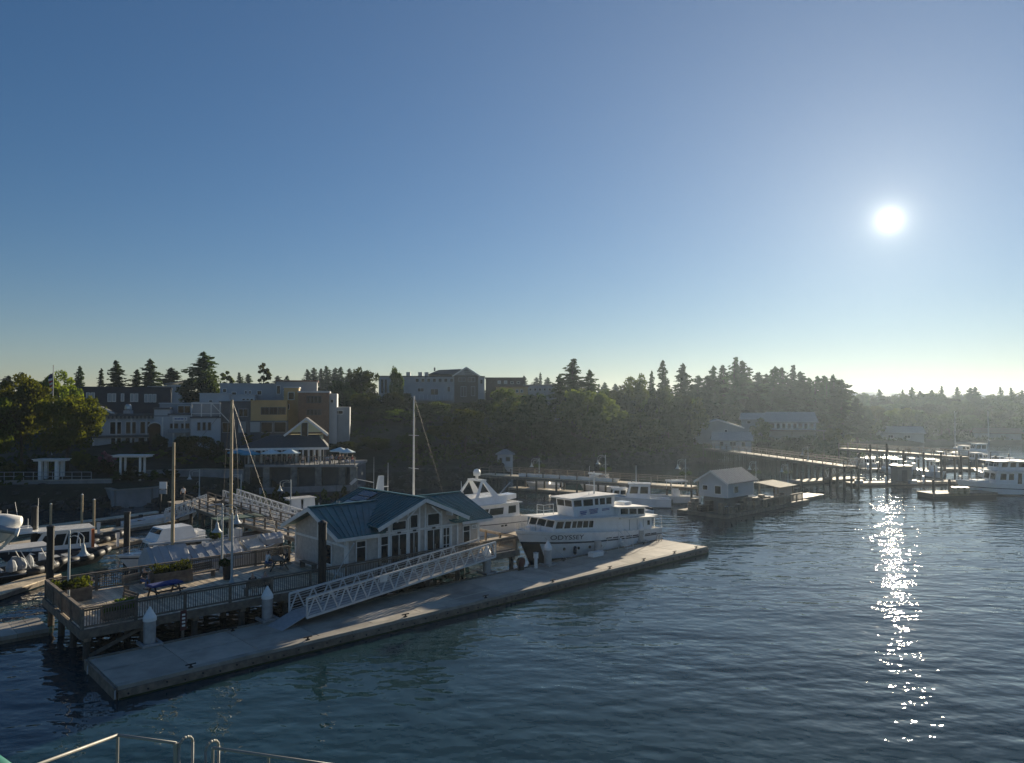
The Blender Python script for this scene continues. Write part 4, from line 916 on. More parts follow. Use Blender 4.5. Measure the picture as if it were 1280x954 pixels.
# --- whale watching boats on the outer docks
wb_ = Boat('tour_launch', 'dark hulled tour launch with long white roof over wide cabin windows', G(122, 692), TH + math.pi + R(-4))
wb_.hull(7.4, 2.7, 1.05, .75, .9, 'navy', 'black', 'gel', .92, .5)
wb_.cab(.7, 5.2, 1.2, .7, 2.4, 1.0, .0, .95, 'cabin', 'gel', [(.04, .24, .32, .86), (.27, .47, .32, .86), (.50, .70, .32, .86), (.73, .92, .32, .84)], [(.06, .48, .3, .88), (.52, .94, .3, .88)], (), 'gel', None, .25)
wb_.part(MB().bx(4.4, 6.6, -1.05, 1.05, 2.42, 2.52), 'foredeck_hardtop', 'gel'); wb_.part(MB().bx(4.9, 6.4, -.9, .9, 2.52, 2.85), 'roof_locker', 'gel')
for x, y, h, l in ((6.5, -.9, 4.3, 0), (5.7, .4, 5.0, .4), (5.2, .6, 3.6, 0), (4.4, -.4, 5.1, 0)): wb_.part(MB().tube((x, y, 2.55), (x + l, y, h), .025, .015, 5), 'whip_aerial', 'white')
for y in (-1.0, 1.0): wb_.part(MB().tube((6.5, y, .9), (6.5, y, 2.42), .04, .04, 6), 'hardtop_post', 'steel')
wb_.part(MB().bx(.45, .66, .9, 1.15, .8, 2.3), 'lifebuoy_locker', 'orange')
def from_bow(px, py, z, L, rz): p = G(px, py, z); return (p.x - L * math.cos(rz), p.y - L * math.sin(rz), 0)
def rib(label, loc, rz, L=8.0, seats=3, canopy=False, hullm='rubber', B=2.6):
    b = Boat('rigid_inflatable', label, loc, rz); b.hull(L, B * .8, .75, .5, .9, 'black', 'black', 'wall_grey', .9, .55)
    n = 9; tb = MB()
    for sg in (-1, 1):
        pts = [Vector((x, sg * B / 2, .62 + .012 * x)) for x in (0, L * .2, L * .4, L * .6)] + [Vector((L * .76, sg * B * .43, .74)), Vector((L * .9, sg * B * .27, .92)), Vector((L * .985, sg * B * .08, 1.04))]
        tb.path(pts, .26, 10)
        for q in pts: tb.lathe([(.02, -.26), (.18, -.18), (.26, 0), (.18, .18), (.02, .26)], q, 10)
    b.part(tb, 'tube', hullm, True)
    st = MB()
    for sg in (-1, 1): st.path([Vector((x, sg * (B / 2 + .265), .66)) for x in (0, L * .3, L * .6)], .035, 5)
    b.part(st, 'rubbing_strake', 'wall_grey')
    b.part(MB().bx(L * .22, L * .34, -.35, .35, .6, 1.35), 'console', 'gel')
    for k in range(seats): b.part(MB().bx(L * (.38 + k * .1), L * (.38 + k * .1) + .35, -.7, .7, .6, .95), 'seat', 'wall_grey')
    b.part(MB().loft([[(-.45, -.2, .2), (-.02, -.2, .2), (-.02, .2, .2), (-.45, .2, .2)], [(-.5, -.22, 1.1), (-.05, -.22, 1.1), (-.05, .22, 1.1), (-.5, .22, 1.1)], [(-.4, -.15, 1.35), (-.1, -.15, 1.35), (-.1, .15, 1.35), (-.4, .15, 1.35)]]), 'outboard', 'wall_grey')
    if canopy:
        c = b.part(MB().bx(.6, L * .82, -1.15, 1.15, 2.35, 2.47), 'canopy', 'canvas')
        for x in (.9, L * .3, L * .55, L * .78):
            for y in (-1.1, 1.1): b.part(MB().tube((x + .7, y * 1.05, .9), (x, y, 2.35), .035, .035, 6), 'canopy_strut', 'white')
    return b
rib('grey tubed rigid inflatable with bare deck pointing at the schooner', from_bow(136, 686, 1.0, 6.4, TH + R(4)), TH + R(4), 6.4, 2, B=2.3)
rib('black rigid inflatable with white gear in its bow behind the lamp', from_bow(153, 666, 1.0, 5.6, TH), TH, 5.6, 2, B=2.2)
rib('passenger rigid inflatable with flat grey canopy on slanting white struts', from_bow(82, 700, 1.0, 7.2, TH + R(3)), TH + R(3), 7.2, 4, True, B=2.3)
for lx, ly, lr in ((14, 716, .34), (25, 713, .4), (36, 710, .3)):
    b = MB(); b.lathe([(.05, 0), (lr, .12), (lr * 1.1, .4), (lr * .7, .8), (.08, .95)], n=9); tag(b.build('covered_bundle', M['wall_grey'], None, loc=G(lx, ly, .85)), 'lumpy grey covered bundle on board the canopy inflatable', 'bundle', 'covered bundles')

# --- docks of the small boat harbour
def dock(label, A, B, w=1.8, z=.42, plank=1.2, matk='deck', group='floating docks'):
    A, B = Vector((A[0], A[1], 0)), Vector((B[0], B[1], 0)); d = B - A; L = d.length; t = thing('floating_dock', label, 'dock', A, math.atan2(d.y, d.x), group)
    n = max(1, int(L / plank)); me = None
    for i in range(n):
        if me is None: me = MB().bx(.01, L / n - .01, -w / 2, w / 2, z - .08, z).build('plank', M[matk], t).data
        else: put('plank', me, t, (i * L / n, 0, 0))
    MB().bx(0, L, -w / 2 - .05, -w / 2 + .1, z - .35, z - .085).build('edge_beam', M['wood'], t); MB().bx(0, L, w / 2 - .1, w / 2 + .05, z - .35, z - .085).build('edge_beam', M['wood'], t)
    MB().bx(.1, L - .1, -w / 2 + .12, w / 2 - .12, -.3, z - .09).build('pontoon', M['black'], t)
    return t
dock('narrow plank dock with the canopy inflatable tied to it', G(-20, 752), G(62, 724), 1.8)
dock('plank dock between the tour launch and the grey inflatable', G(-10, 716), G(172, 678), 1.7)
dock('plank dock behind the long roofed tour launch', G(-10, 690), G(215, 655), 1.8)
dock('far plank dock close under the seawall', G(20, 668), G(200, 644), 1.6)
dock('finger dock beside the white motor yacht', W(29, 16.8), W(47, 16.6), 1.8)
dock('finger dock reaching past the motor yacht stern', W(30, 25.4), W(47.5, 24.8), 1.6)
power_post(G(147, 683, .42), 'power post on the dock between launch and inflatable'); power_post(G(123, 669, .42), 'power post on the dock behind the long roofed launch')
for k, (u, v, h) in enumerate(((63, 668, 3.0), (102, 662, 3.6), (117, 664, 3.2), (157, 690, 3.0))):
    t = thing('thin_pile', 'thin weathered timber mooring pile among the small boat docks', 'pile', G(u, v, 0), TH, 'thin mooring piles'); MB().tube((0, 0, -2), (0, 0, h), .13, .11, 8).build('shaft', M['gold_spar'], t); MB().lathe([(.13, h), (.02, h + .1)], n=8).build('tip', M['white'], t)
sk = None
for k, (u, v, r, lab) in enumerate(((150, 662, 10, 'long low skiff tied to the dock under the seawall'), (178, 656, 5, 'open skiff by the retaining wall steps'), (376, 648, 80, 'small white cuddy boat beyond the approach walkway'), (396, 646, 85, 'blue striped small boat moored beyond the approach walkway'))):
    b = Boat('skiff', lab, G(u, v), TH + R(r)); b.hull(6.2, 2.0, .95, .65, .7, 'gel', 'navy' if k % 2 else 'black', 'wall_grey', .88, .5, .2)
    if k > 1: b.cab(2.2, 4.4, .75, .65, 1.9, .5, 0, .9, 'cuddy', 'gel', [(.1, .5, .4, .85), (.55, .9, .4, .85)], [(.1, .9, .4, .88)], (), 'gel')
    else: b.part(MB().bx(2.2, 2.5, -.85, .85, .5, .6), 'thwart', 'teak'); b.part(MB().bx(3.8, 4.1, -.75, .75, .5, .6), 'thwart', 'teak')
    b.part(MB().bx(-.35, -.02, -.16, .16, .2, 1.1), 'outboard', 'black')

# ------------------------------------------------------------------ people: one continuous skinned body each
def body_mesh(pose):
    """standing or seated adult facing +y; returns mesh with material slots: skin, top, bottom, hair, shoes"""
    J = {'pel': (0, 0, .95), 'bel': (0, 0, 1.10), 'che': (0, .01, 1.34), 'nec': (0, .01, 1.50), 'hea': (0, .03, 1.60), 'crn': (0, .02, 1.74),
         'nos': (0, .12, 1.615), 'shL': (-.18, 0, 1.42), 'elL': (-.25, .02, 1.14), 'wrL': (-.24, .12, .92), 'haL': (-.23, .15, .83), 'shR': (.18, 0, 1.42), 'elR': (.25, .02, 1.14), 'wrR': (.24, .12, .92), 'haR': (.23, .15, .83),
         'hiL': (-.10, 0, .90), 'knL': (-.11, .03, .50), 'anL': (-.11, 0, .09), 'toL': (-.12, .16, .04), 'hiR': (.10, 0, .90), 'knR': (.11, .03, .50), 'anR': (.11, 0, .09), 'toR': (.12, .16, .04)}
    if pose == 'sit':
        for k in ('pel', 'bel', 'che', 'nec', 'hea', 'crn', 'nos', 'shL', 'shR', 'elL', 'elR', 'hiL', 'hiR'): x, y, z = J[k]; J[k] = (x, y - .02 + (.10 if z > 1.2 else 0), z - .42)
        J.update(wrL=(-.14, .36, .66), haL=(-.09, .42, .62), wrR=(.14, .36, .66), haR=(.09, .42, .62), elL=(-.25, .16, .74), elR=(.25, .16, .74),
                 knL=(-.12, .44, .50), anL=(-.12, .40, .09), toL=(-.13, .56, .04), knR=(.12, .44, .50), anR=(.12, .42, .09), toR=(.13, .58, .04))
    rad = {'pel': .15, 'bel': .13, 'che': .15, 'nec': .06, 'hea': .095, 'crn': .07, 'nos': .018, 'sh': .07, 'el': .048, 'wr': .034, 'ha': .036, 'hi': .10, 'kn': .065, 'an': .045, 'to': .035}
    E_ = [('pel', 'bel'), ('bel', 'che'), ('che', 'nec'), ('nec', 'hea'), ('hea', 'crn'), ('hea', 'nos')] + [e for s in 'LR' for e in (('che', 'sh' + s), ('sh' + s, 'el' + s), ('el' + s, 'wr' + s), ('wr' + s, 'ha' + s), ('pel', 'hi' + s), ('hi' + s, 'kn' + s), ('kn' + s, 'an' + s), ('an' + s, 'to' + s))]
    names = list(J); me = bpy.data.meshes.new('body'); me.from_pydata([J[n] for n in names], [(names.index(a), names.index(b)) for a, b in E_], [])
    o = bpy.data.objects.new('body', me); COL.objects.link(o); o.modifiers.new('skin', 'SKIN'); sd = me.skin_vertices[0].data
    for i, n in enumerate(names):
        r = rad.get(n, rad.get(n[:2], .05)); sd[i].radius = (r, r * (.72 if n in ('pel', 'bel', 'che') else 1)); sd[i].use_root = n == 'pel'
    o.modifiers.new('sub', 'SUBSURF').levels = 1
    dg = bpy.context.evaluated_depsgraph_get(); out = bpy.data.meshes.new_from_object(o.evaluated_get(dg)); bpy.data.objects.remove(o)
    P_ = [(n, Vector(J[n])) for n in names] + [('foreL', Vector(J['elL']).lerp(Vector(J['wrL']), .5)), ('foreR', Vector(J['elR']).lerp(Vector(J['wrR']), .5)), ('shinL', Vector(J['knL']).lerp(Vector(J['anL']), .55)), ('shinR', Vector(J['knR']).lerp(Vector(J['anR']), .55)), ('thL', Vector(J['hiL']).lerp(Vector(J['knL']), .5)), ('thR', Vector(J['hiR']).lerp(Vector(J['knR']), .5)), ('uaL', Vector(J['shL']).lerp(Vector(J['elL']), .5)), ('uaR', Vector(J['shR']).lerp(Vector(J['elR']), .5))]
    for f in out.polygons:
        n = min(P_, key=lambda q: (q[1] - f.center).length)[0]
        f.material_index = 3 if n == 'crn' or (n == 'hea' and f.center.y < J['hea'][1] - .03) else 0 if n in ('hea', 'nec', 'nos') or n[:2] in ('wr', 'ha', 'el') or n[:4] == 'fore' else 1 if n in ('bel', 'che') or n[:2] in ('sh', 'ua') and n[:4] != 'shin' else 4 if n[:2] in ('to', 'an') else 5 if n[:4] == 'shin' else 2
        f.use_smooth = True
    return out
BODY = {p: body_mesh(p) for p in ('stand', 'sit')}
def person(label, loc, rz, pose, top, bottom, shin=None, hair='hair', shoes='cloth_white', group=None, scale=1.0):
    me = BODY[pose].copy()
    for k in ('skin', top, bottom, hair, shoes, shin or bottom): me.materials.append(M[k])
    o = bpy.data.objects.new('person', me); COL.objects.link(o); o.location = loc; o.rotation_euler = (0, 0, rz); o.scale = (scale,) * 3
    return tag(o, label, 'person', group)

# ------------------------------------------------------------------ lamp posts with bell shades and flower baskets
def lamp_post(label, loc, rz, h=4.4, baskets=((.45, 1.9),), name='lamp_post', group='harbour lamp posts', scale=1.0):
    t = thing(name, label, 'lamp', loc, rz, group)
    b = MB(); b.lathe([(.16, 0), (.16, .25), (.10, .35), (.075, .6), (.065, h * .8), (.05, h), (.02, h + .06)], n=10); b.build('post', M['lamp_paint'], t)
    for r, dz in ((.62, 0), (.46, -.12)):
        pts = [(0, 0, h - .35 + dz)] + [(r * (1 - math.cos(a)), 0, h - .35 + dz + r * .55 * math.sin(a)) for a in [k * math.pi / 8 for k in range(1, 8)]]
        pts = [(x, 0, z) for x, _, z in pts] + [(max(p[0] for p in pts), 0, h - .75)]
        MB().path(pts, .025, 6).build('arm', M['lamp_paint'], t)
    sx = .62 * (1 - math.cos(7 * math.pi / 8))
    MB().lathe([(.05, .0), (.09, -.12), (.13, -.35), (.24, -.52), (.34, -.60), (.32, -.60), (.20, -.48), (.10, -.3)], (sx, 0, h - .62), 14).build('lamp_shade', M['lamp_paint'], t)
    MB().lathe([(.02, 0), (.09, -.05), (.09, -.16), (.02, -.2)], (sx, 0, h - 1.02), 10).build('bulb', M['white'], t)
    for bx_, bz in baskets:
        MB().path([(0, 0, bz + .75), (bx_ * .6, 0, bz + .8), (bx_, 0, bz + .45)], .02, 5).build('basket_bracket', M['lamp_paint'], t)
        bb = MB().lathe([(.05, -.22), (.22, -.12), (.28, .05), (.24, .06)], (bx_, 0, bz), 10).build('basket', M['black'], t)
        r = np.random.default_rng(int(bz * 100)); C = unit(r.normal(size=(150, 3))) * np.array([.40, .40, .26]) * r.uniform(.6, 1, size=(150, 1)) + np.array([bx_, 0, bz + .08])
        A = unit(r.normal(size=(150, 3))) * .07; B = unit(np.cross(A, r.normal(size=(150, 3)))) * .06
        me = leaf_quads('foliage', C, A, B); me.materials.append(M['leaf_dark']); put('foliage', me, bb)
    return t
def on_pier(px, py): u, v = UV(px, py, DZ); return W(u, v, DZ)
lamp_post('bell lamp post with one flower basket at the pier end by the planter', W(.38, 10.9, DZ), R(-25), 4.35, ((.0, 1.35),))
lamp_post('bell lamp post with flower basket between the two sitting places on the pier', W(9.25, 10.3, DZ), R(160), 4.5, ((.55, 1.3),))
lamp_post('bell lamp post by the back railing in front of the schooner', W(10.2, 14.3, DZ), R(-20), 4.6, ((-.6, 2.4),))

# ------------------------------------------------------------------ pier furniture
def planter(label, u, v, L=1.8, w=1.1, tall=.75, seed=1, yaw=0):
    t = thing('planter_box', label, 'planter', W(u, v, DZ), TH + yaw); b = MB()
    for k in range(4): MB().bx(-L / 2, L / 2, -w / 2 + .001 * k, -w / 2 + .05, k * tall / 4 + .005, (k + 1) * tall / 4 - .005).build('board', M['wood'], t); MB().bx(-L / 2, L / 2, w / 2 - .05, w / 2 - .001 * k, k * tall / 4 + .005, (k + 1) * tall / 4 - .005).build('board', M['wood'], t)
    for s in (-1, 1): MB().bx(s * L / 2 - .03, s * L / 2 + .03, -w / 2 + .052, w / 2 - .052, 0, tall).build('end_board', M['wood'], t)
    MB().bx(-L / 2 + .04, L / 2 - .04, -w / 2 + .06, w / 2 - .06, .1, tall - .08).build('earth', M['soil'], t)
    r = np.random.default_rng(seed); n = 480; C = r.uniform(-1, 1, size=(n, 3)) * np.array([L * .5, w * .45, .24]) + np.array([0, 0, tall + .12]); C[:, 2] += .2 * np.cos(C[:, 0] * 3.1 + seed) * r.uniform(0, 1, n)
    A = unit(r.normal(size=(n, 3)) + np.array([0, 0, .8])) * .11; B = unit(np.cross(A, r.normal(size=(n, 3)))) * .04
    me = leaf_quads('foliage', C, A, B); me.materials.append(M['leaf']); put('foliage', me, t)
planter('large wooden planter with bushy green plants against the back railing', 6.7, 13.7, 2.3, 1.2, .8, 3)
planter('wooden planter overflowing at the pier end corner beside the lamp', 1.05, 13.3, 1.8, 1.4, .75, 4)
planter('low planter with sparse greens near the corner of the pier railing', 2.1, 7.7, 1.6, .9, .45, 5)
def bench(label, u, v, rz, L=1.7, matk='wood', legk='wood'):
    t = thing('park_bench', label, 'bench', W(u, v, DZ), TH + rz)
    for k in range(3): MB().bx(-L / 2, L / 2, -.22 + k * .15, -.09 + k * .15, .42, .46).build('seat_slat', M[matk], t)
    for k in range(3): MB().bx(-L / 2, L / 2, -.30 - k * .03, -.26 - k * .03, .52 + k * .15, .65 + k * .15).build('back_slat', M[matk], t)
    for x in (-L / 2 + .12, L / 2 - .12):
        b = MB(); b.bx(x - .04, x + .04, -.2, .2, 0, .415); b.beam((x, -.22, .3), (x, -.36, .98), .07, .06); b.build('leg', M[legk], t)
    return t
bench('plain wooden bench with high back at the planter end of the pier', 2.7, 8.9, R(100))
bench('bench under the sitting couple by the front railing', 9.55, 7.15, R(0), 1.7)
bench('dark backless looking bench beside the large planter', 4.6, 13.2, R(200), 1.7)
bench('dark bench standing in the sunlit strip beside the lamp', 8.6, 13.5, R(190), 1.8)
def picnic(label, u, v, rz, top='wood', leg='wood'):
    t = thing('picnic_table', label, 'table', W(u, v, DZ), TH + rz)
    if top == 'wood':
        for k in range(5): MB().bx(-.9, .9, -.38 + k * .155, -.235 + k * .155, .72, .76).build('top_slat', M[top], t)
    else:
        q = MB(); q.loft([[(-.93, -.43, .66), (.93, -.43, .66), (.93, .43, .66), (-.93, .43, .66)], [(-.92, -.42, .75), (.92, -.42, .75), (.92, .42, .75), (-.92, .42, .75)], [(-.85, -.36, .78), (.85, -.36, .78), (.85, .36, .78), (-.85, .36, .78)]]); q.build('table_cover', M[top], t)
    for s in (-1, 1):
        MB().bx(-.9, .9, s * .72 - .13, s * .72 + .13, .42, .46).build('bench_seat', M[leg], t)
        for y in (-1, 1): MB().beam((s * .7, y * .62, 0), (s * .7, y * .2, .715), .07, .09).build('leg', M[leg], t)
        MB().beam((s * .7, -.78, .39), (s * .7, .78, .39), .05, .08).build('crossbar', M[leg], t)
picnic('picnic table under a bright blue cover on the open pier deck', 5.35, 10.6, R(8), 'navy_cloth', 'black')
picnic('dark picnic table with two people beside the ticket house', 13.4, 12.8, R(80))
bn = thing('litter_bin', 'round dark litter bin next to the lamp post', 'bin', W(9.75, 12.2, DZ), TH); MB().lathe([(.26, 0), (.30, .8), (.30, .82)], n=14).build('drum', M['black'], bn); MB().lathe([(.33, .82), (.33, .88), (.16, 1.0), (.15, .98)], n=14).build('lid', M['black'], bn)
person('seated person in black shirt and pale shorts on the railing bench', W(9.2, 7.2, DZ + .02), TH + R(178), 'sit', 'cloth_black', 'cloth_khaki', 'skin')
person('seated person in pink top and dark trousers on the railing bench', W(9.95, 7.2, DZ + .02), TH + R(190), 'sit', 'cloth_pink', 'cloth_black')
person('person in pale shirt sitting at the picnic table by the house', W(12.75, 12.9, DZ), TH + R(-80), 'sit', 'cloth_white', 'cloth_blue')
person('person in dark clothes sitting across the picnic table by the house', W(14.1, 12.7, DZ), TH + R(100), 'sit', 'cloth_black', 'cloth_black')
person('person in dark clothes sitting on the bench by the large planter', W(4.9, 13.2, DZ + .02), TH + R(200), 'sit', 'cloth_black', 'cloth_blue')

# ------------------------------------------------------------------ approach walkway from the shore and its ramps
ap = thing('approach_walkway', 'timber approach walkway on dark piles from the shore to the pier', 'walkway', W(0, 0), TH)
AU0, AU1, AV0, AV1 = 19.6, 22.4, 17.1, 49.0
k = 0; v = AV0
plk = MB().bx(AU0, AU1, 0, .142, -.06, 0).build('plank', M['deck'], ap, loc=(0, v, DZ + .1)).data
while v < AV1 - .3: v += .15; put('plank', plk, ap, (0, v, DZ + .1 + max(0, (v - 40) * .03)))
for uu in (AU0 + .1, AU1 - .1):
    MB().beam((uu, AV0, DZ - .12), (uu, 40, DZ - .12), .14, .3).build('stringer', M['wood'], ap); MB().beam((uu, 40, DZ - .12), (uu, AV1, DZ + .15), .14, .3).build('stringer', M['wood'], ap)
    n = 14
    for i in range(n + 1):
        vv = AV0 + (AV1 - AV0) * i / n; zz = DZ + .1 + max(0, (vv - 40) * .03); MB().bx(uu - .07, uu + .07, vv - .07, vv + .07, zz - .3, zz + 1.05).build('rail_post', M['wood'], ap)
        if i < n:
            v2 = AV0 + (AV1 - AV0) * (i + 1) / n; z2 = DZ + .1 + max(0, (v2 - 40) * .03)
            for hh in (1.02, .65, .3): MB().beam((uu, vv + .08, zz + hh), (uu, v2 - .08, z2 + hh), .05, .07).build('rail', M['wood'], ap)
    for i in range(9): put('pile', pm, ap, (uu, AV0 + 1 + i * 3.6, .3))
gangway('long truss gangway going down beside the far side of the approach walkway', W(24.0, 47.0, 2.2), W(24.4, 26.0, 1.1), 1.6, 1.1, 16)
gangway('truss gangway sloping down from the shore landing to the small boat docks', G(258, 633, 1.9), G(206, 652, .5), 1.6, 1.2, 9)
st = thing('shore_landing', 'square timber landing stage on braced legs where walkway and gangways meet', 'landing', W(21.4, 50.2, 0), TH)
for k in range(20): MB().bx(-2.6, 2.6, -1.5 + k * .15, -1.36 + k * .15, 1.95, 2.01).build('plank', M['deck'], st)
for x in (-2.4, 0, 2.4):
    for y in (-1.3, 1.3): MB().bx(x - .12, x + .12, y - .12, y + .12, -2, 1.94).build('leg', M['wood'], st)
for x in (-2.4, 0): MB().beam((x, -1.3, .3), (x + 2.4, -1.3, 1.8), .08, .12).build('brace', M['wood'], st)
person('person in white shirt standing on the shore landing stage', W(20.0, 50.2, 2.02), TH, 'stand', 'cloth_white', 'cloth_black')
sg = thing('dock_sign', 'white board on a dark post above the small boat docks', 'sign', G(200, 640, .5), R(-5)); MB().tube((0, 0, -2), (0, 0, 3.0), .16, .15, 10).build('post', M['black_pile'], sg); MB().bx(-.0, .9, -.22, -.18, 2.7, 3.5).build('board', M['white'], sg); MB().bx(0, .9, -.2, -.16, 2.1, 2.6).build('frame', M['wall_grey'], sg)

# ------------------------------------------------------------------ town on the left shore
def bld(name, label, x0, x1, y0, y1, Y, depth, m, wins=(), roof=None, frame='trim', pane='glass', cat='building', parapet=.0, parm=None, base=None, yaw=0.0, group=None):
    """facade traced by pixels on the upright plane at distance Y; the block reaches back by depth and down into the ground"""
    a, b = at(x0, y0, Y), at(x1, y1, Y); cx = (a.x + b.x) / 2
    g = min(TZ(a.x, Y), TZ(b.x, Y)) - 1.5 if base is None else base
    zb = min(b.z, g) if base is None else b.z
    yaw = yaw or .85 * math.atan2(-cx, Y)
    t = thing(name, label, cat, (cx, Y, zb), yaw, group); t.scale.x = math.cos(yaw) if cx < 0 else 1; hw = (b.x - a.x) / 2; H = a.z - zb
    MB().bx(-hw, hw, 0, depth, 0, H).build('wall', M[m], t)
    def loc(px, py): p = at(px, py, Y); return p.x - cx, p.z - zb
    for w in wins:
        (wx0, wz1), (wx1, wz0) = loc(w[0], w[2]), loc(w[1], w[3]); mk = w[4] if len(w) > 4 else pane; f = .09
        q = MB(); q.bx(wx0, wx0 + f, -.10, -.002, wz0, wz1); q.bx(wx1 - f, wx1, -.10, -.002, wz0, wz1); q.bx(wx0 + f, wx1 - f, -.10, -.002, wz1 - f, wz1); q.bx(wx0 + f, wx1 - f, -.12, -.002, wz0, wz0 + f)
        if wx1 - wx0 > 1.3: q.bx((wx0 + wx1) / 2 - .04, (wx0 + wx1) / 2 + .04, -.09, -.004, wz0 + f, wz1 - f)
        fo = q.build('window', M[frame], t); MB().bx(wx0 + .04, wx1 - .04, -.03, -.006, wz0 + .04, wz1 - .04).build('pane', M[mk], fo)
    if parapet: MB().bx(-hw - .12, hw + .12, -.14, depth + .1, H + .003, H + parapet).build('parapet', M[parm or m], t)
    if roof: MB().bx(-hw - .25, hw + .25, -.3, depth + .2, H + .004, H + .22).build('roof', M[roof], t)
    t['_'] = 0; del t['_']
    return t, hw, H, loc
def gable(t, x0, x1, zb, zt, y0, y1, m_roof, m_wall, over=.4, face=True):
    """a gable roof with its ridge running back, its triangle facing the water"""
    xm = (x0 + x1) / 2
    if face: MB().slab([(x0, y0, zb), (x1, y0, zb), (xm, y0, zt)], -.2).build('gable_wall', M[m_wall], t)
    s = (zt - zb) / (xm - x0); e = over
    for sg in (-1, 1):
        xo = xm + sg * (xm - x0 + e); zo = zb - s * e
        q = [(xo, y0 - .4, zo), (xm, y0 - .4, zt), (xm, y1, zt), (xo, y1, zo)]; MB().slab([(a, b, c + .03) for a, b, c in q], .14 if sg < 0 else -.14).build('roof_slope', M[m_roof], t)
        MB().beam((xo, y0 - .46, zo + .02), (xm, y0 - .46, zt + .02), .08, .32).build('barge_board', M['trim'], t)
def strip_win(x0, x1, y0, y1, n, gap=.15): w = (x1 - x0) / n; return [(x0 + i * w + w * gap / 2, x0 + (i + 1) * w - w * gap / 2, y0, y1) for i in range(n)]

t, hw, H, loc = bld('navy_building', 'long navy blue flat roofed building with pairs of pale windows', 81, 212, 486, 545, 134, 12, 'navy', strip_win(87, 98, 490, 501, 2) + strip_win(109, 120, 491, 502, 2) + strip_win(134.5, 145.5, 492, 502.5, 2) + [(151, 155, 492, 502)] + strip_win(162, 172.5, 492, 502.5, 2) + strip_win(179.5, 195, 492.5, 503, 3), frame='trim', pane='glass_lit', parapet=.35, parm='navy')
t, hw, H, loc = bld('white_shop', 'white two storey shop with black trim and three large windows per floor', 119, 193, 519, 572, 119, 9, 'wall_white', [(138, 152, 527, 543), (157, 170, 527, 543), (174.5, 187.5, 527, 543), (122, 128, 528, 543), (139, 152, 547, 561), (156.5, 168.5, 547, 561), (172, 188, 547, 561)], frame='trim')
MB().bx(-hw - .3, hw + .3, -.5, .4, H - .15, H + .25).build('cornice', M['wall_dark'], t); MB().bx(-hw - .1, hw + .1, -.35, -.01, loc(0, 546)[1] - .1, loc(0, 544.5)[1] + .05).build('floor_band', M['wall_dark'], t)
br = MB().bx(-.12, .12, -.42, -.01, H - .55, H - .16).build('bracket', M['wall_dark'], t, loc=(-hw + .4, 0, 0)).data
for k in range(1, 15): put('bracket', br, t, (-hw + .4 + k * (2 * hw - .8) / 14, 0, 0))
for px in (128, 154.5, 172.3, 190.5): x, _ = loc(px, 0); MB().bx(x - .14, x + .14, -.16, -.004, .5, H - .56).build('pilaster', M['trim'], t)
x0, x1 = loc(119, 0)[0], loc(150, 0)[0]; gable(t, x0, x1, H + .26, H + .26 + 1.0, 1.0, 4, 'roof_dark', 'wall_dark', .2)
q = thing('roof_vent', 'shiny steel kitchen vent cowl on the white shop roof', 'vent', (t.location.x + loc(160.5, 0)[0], 121, t.location.z + H), 0); MB().bx(-.55, .55, -.5, .5, 0, .75).build('base', M['galv'], q); MB().lathe([(.45, .75), (.55, 1.0), (.5, 1.5), (.3, 1.75)], n=12).build('cowl', M['steel'], q)
t, hw, H, loc = bld('arcade_house', 'narrow pale house with a dark arched opening beside the white shop', 193, 211, 512, 572, 117, 8, 'wall_white', [], parapet=.3, parm='wall_dark')
b = MB(); xa, za = loc(194.5, 0)[0], 0; xb = loc(208.5, 0)[0]; zt = loc(0, 533)[1]; xm = (xa + xb) / 2; rr = (xb - xa) / 2
b.slab([(xa, -.01, .6)] + [(xb, -.01, .6)] + [(xm + rr * math.cos(a), -.01, zt + rr * .55 * math.sin(a)) for a in [k * math.pi / 10 for k in range(11)]], .03); b.build('arch_opening', M['glass'], t)
b = MB(); b.path([(xm + (rr + .1) * math.cos(a), -.06, zt + (rr * .55 + .1) * math.sin(a)) for a in [k * math.pi / 10 for k in range(11)]], .09, 5); b.build('arch_trim', M['trim'], t)
MB().bx(-hw, hw, -.06, -.003, loc(0, 520)[1] - .06, loc(0, 520)[1] + .06).build('band', M['wall_dark'], t)
t, hw, H, loc = bld('sign_house', 'grey white shopfront with porch and a small blue lettered sign board', 211, 239, 519, 572, 118, 9, 'wall_white', [(212.5, 223, 529, 536), (226, 237, 529, 536)], frame='wall_grey', parapet=.25, parm='wall_dark')
(xa, z1), (xb, z0) = loc(216, 521), loc(234, 526.3); so = MB().bx(xa, xb, -.16, -.11, z0, z1).build('sign_board', M['white'], t)
for k in range(9): MB().bx(xa + .18 + k * .22, xa + .32 + k * .22, -.175, -.162, z0 + .2, z1 - .2 + (.05 if k in (0, 4) else 0)).build('letter', M['blue_ink'], so)
MB().bx(-hw, hw, -1.1, -.02, loc(0, 537)[1] - .1, loc(0, 537)[1] + .08).build('balcony_floor', M['wall_grey'], t); MB().bx(-hw, hw, -1.12, -1.04, loc(0, 541)[1], loc(0, 537)[1]).build('balcony_front', M['wall_grey'], t)
for px in (212, 225, 238): x, _ = loc(px, 0); MB().bx(x - .1, x + .1, -1.1, -.9, .6, H - .3).build('porch_post', M['trim'], t)
bld('terrace_block', 'pale set back block with sloping awning above the sign house', 200, 240, 505, 525, 124, 8, 'wall_grey', [(212, 216, 513, 518), (222, 238, 507, 517)], parapet=.2, parm='wall_white')
t, hw, H, loc = bld('balcony_house', 'white stucco house with three tall windows and a roof terrace', 239, 275, 523, 560, 117, 9, 'wall_white', [(246.5, 251, 527.5, 538.5), (253, 257.5, 527.5, 538.5), (259.5, 264, 527.5, 538.5)], frame='wall_grey', parapet=.25, parm='wall_dark')
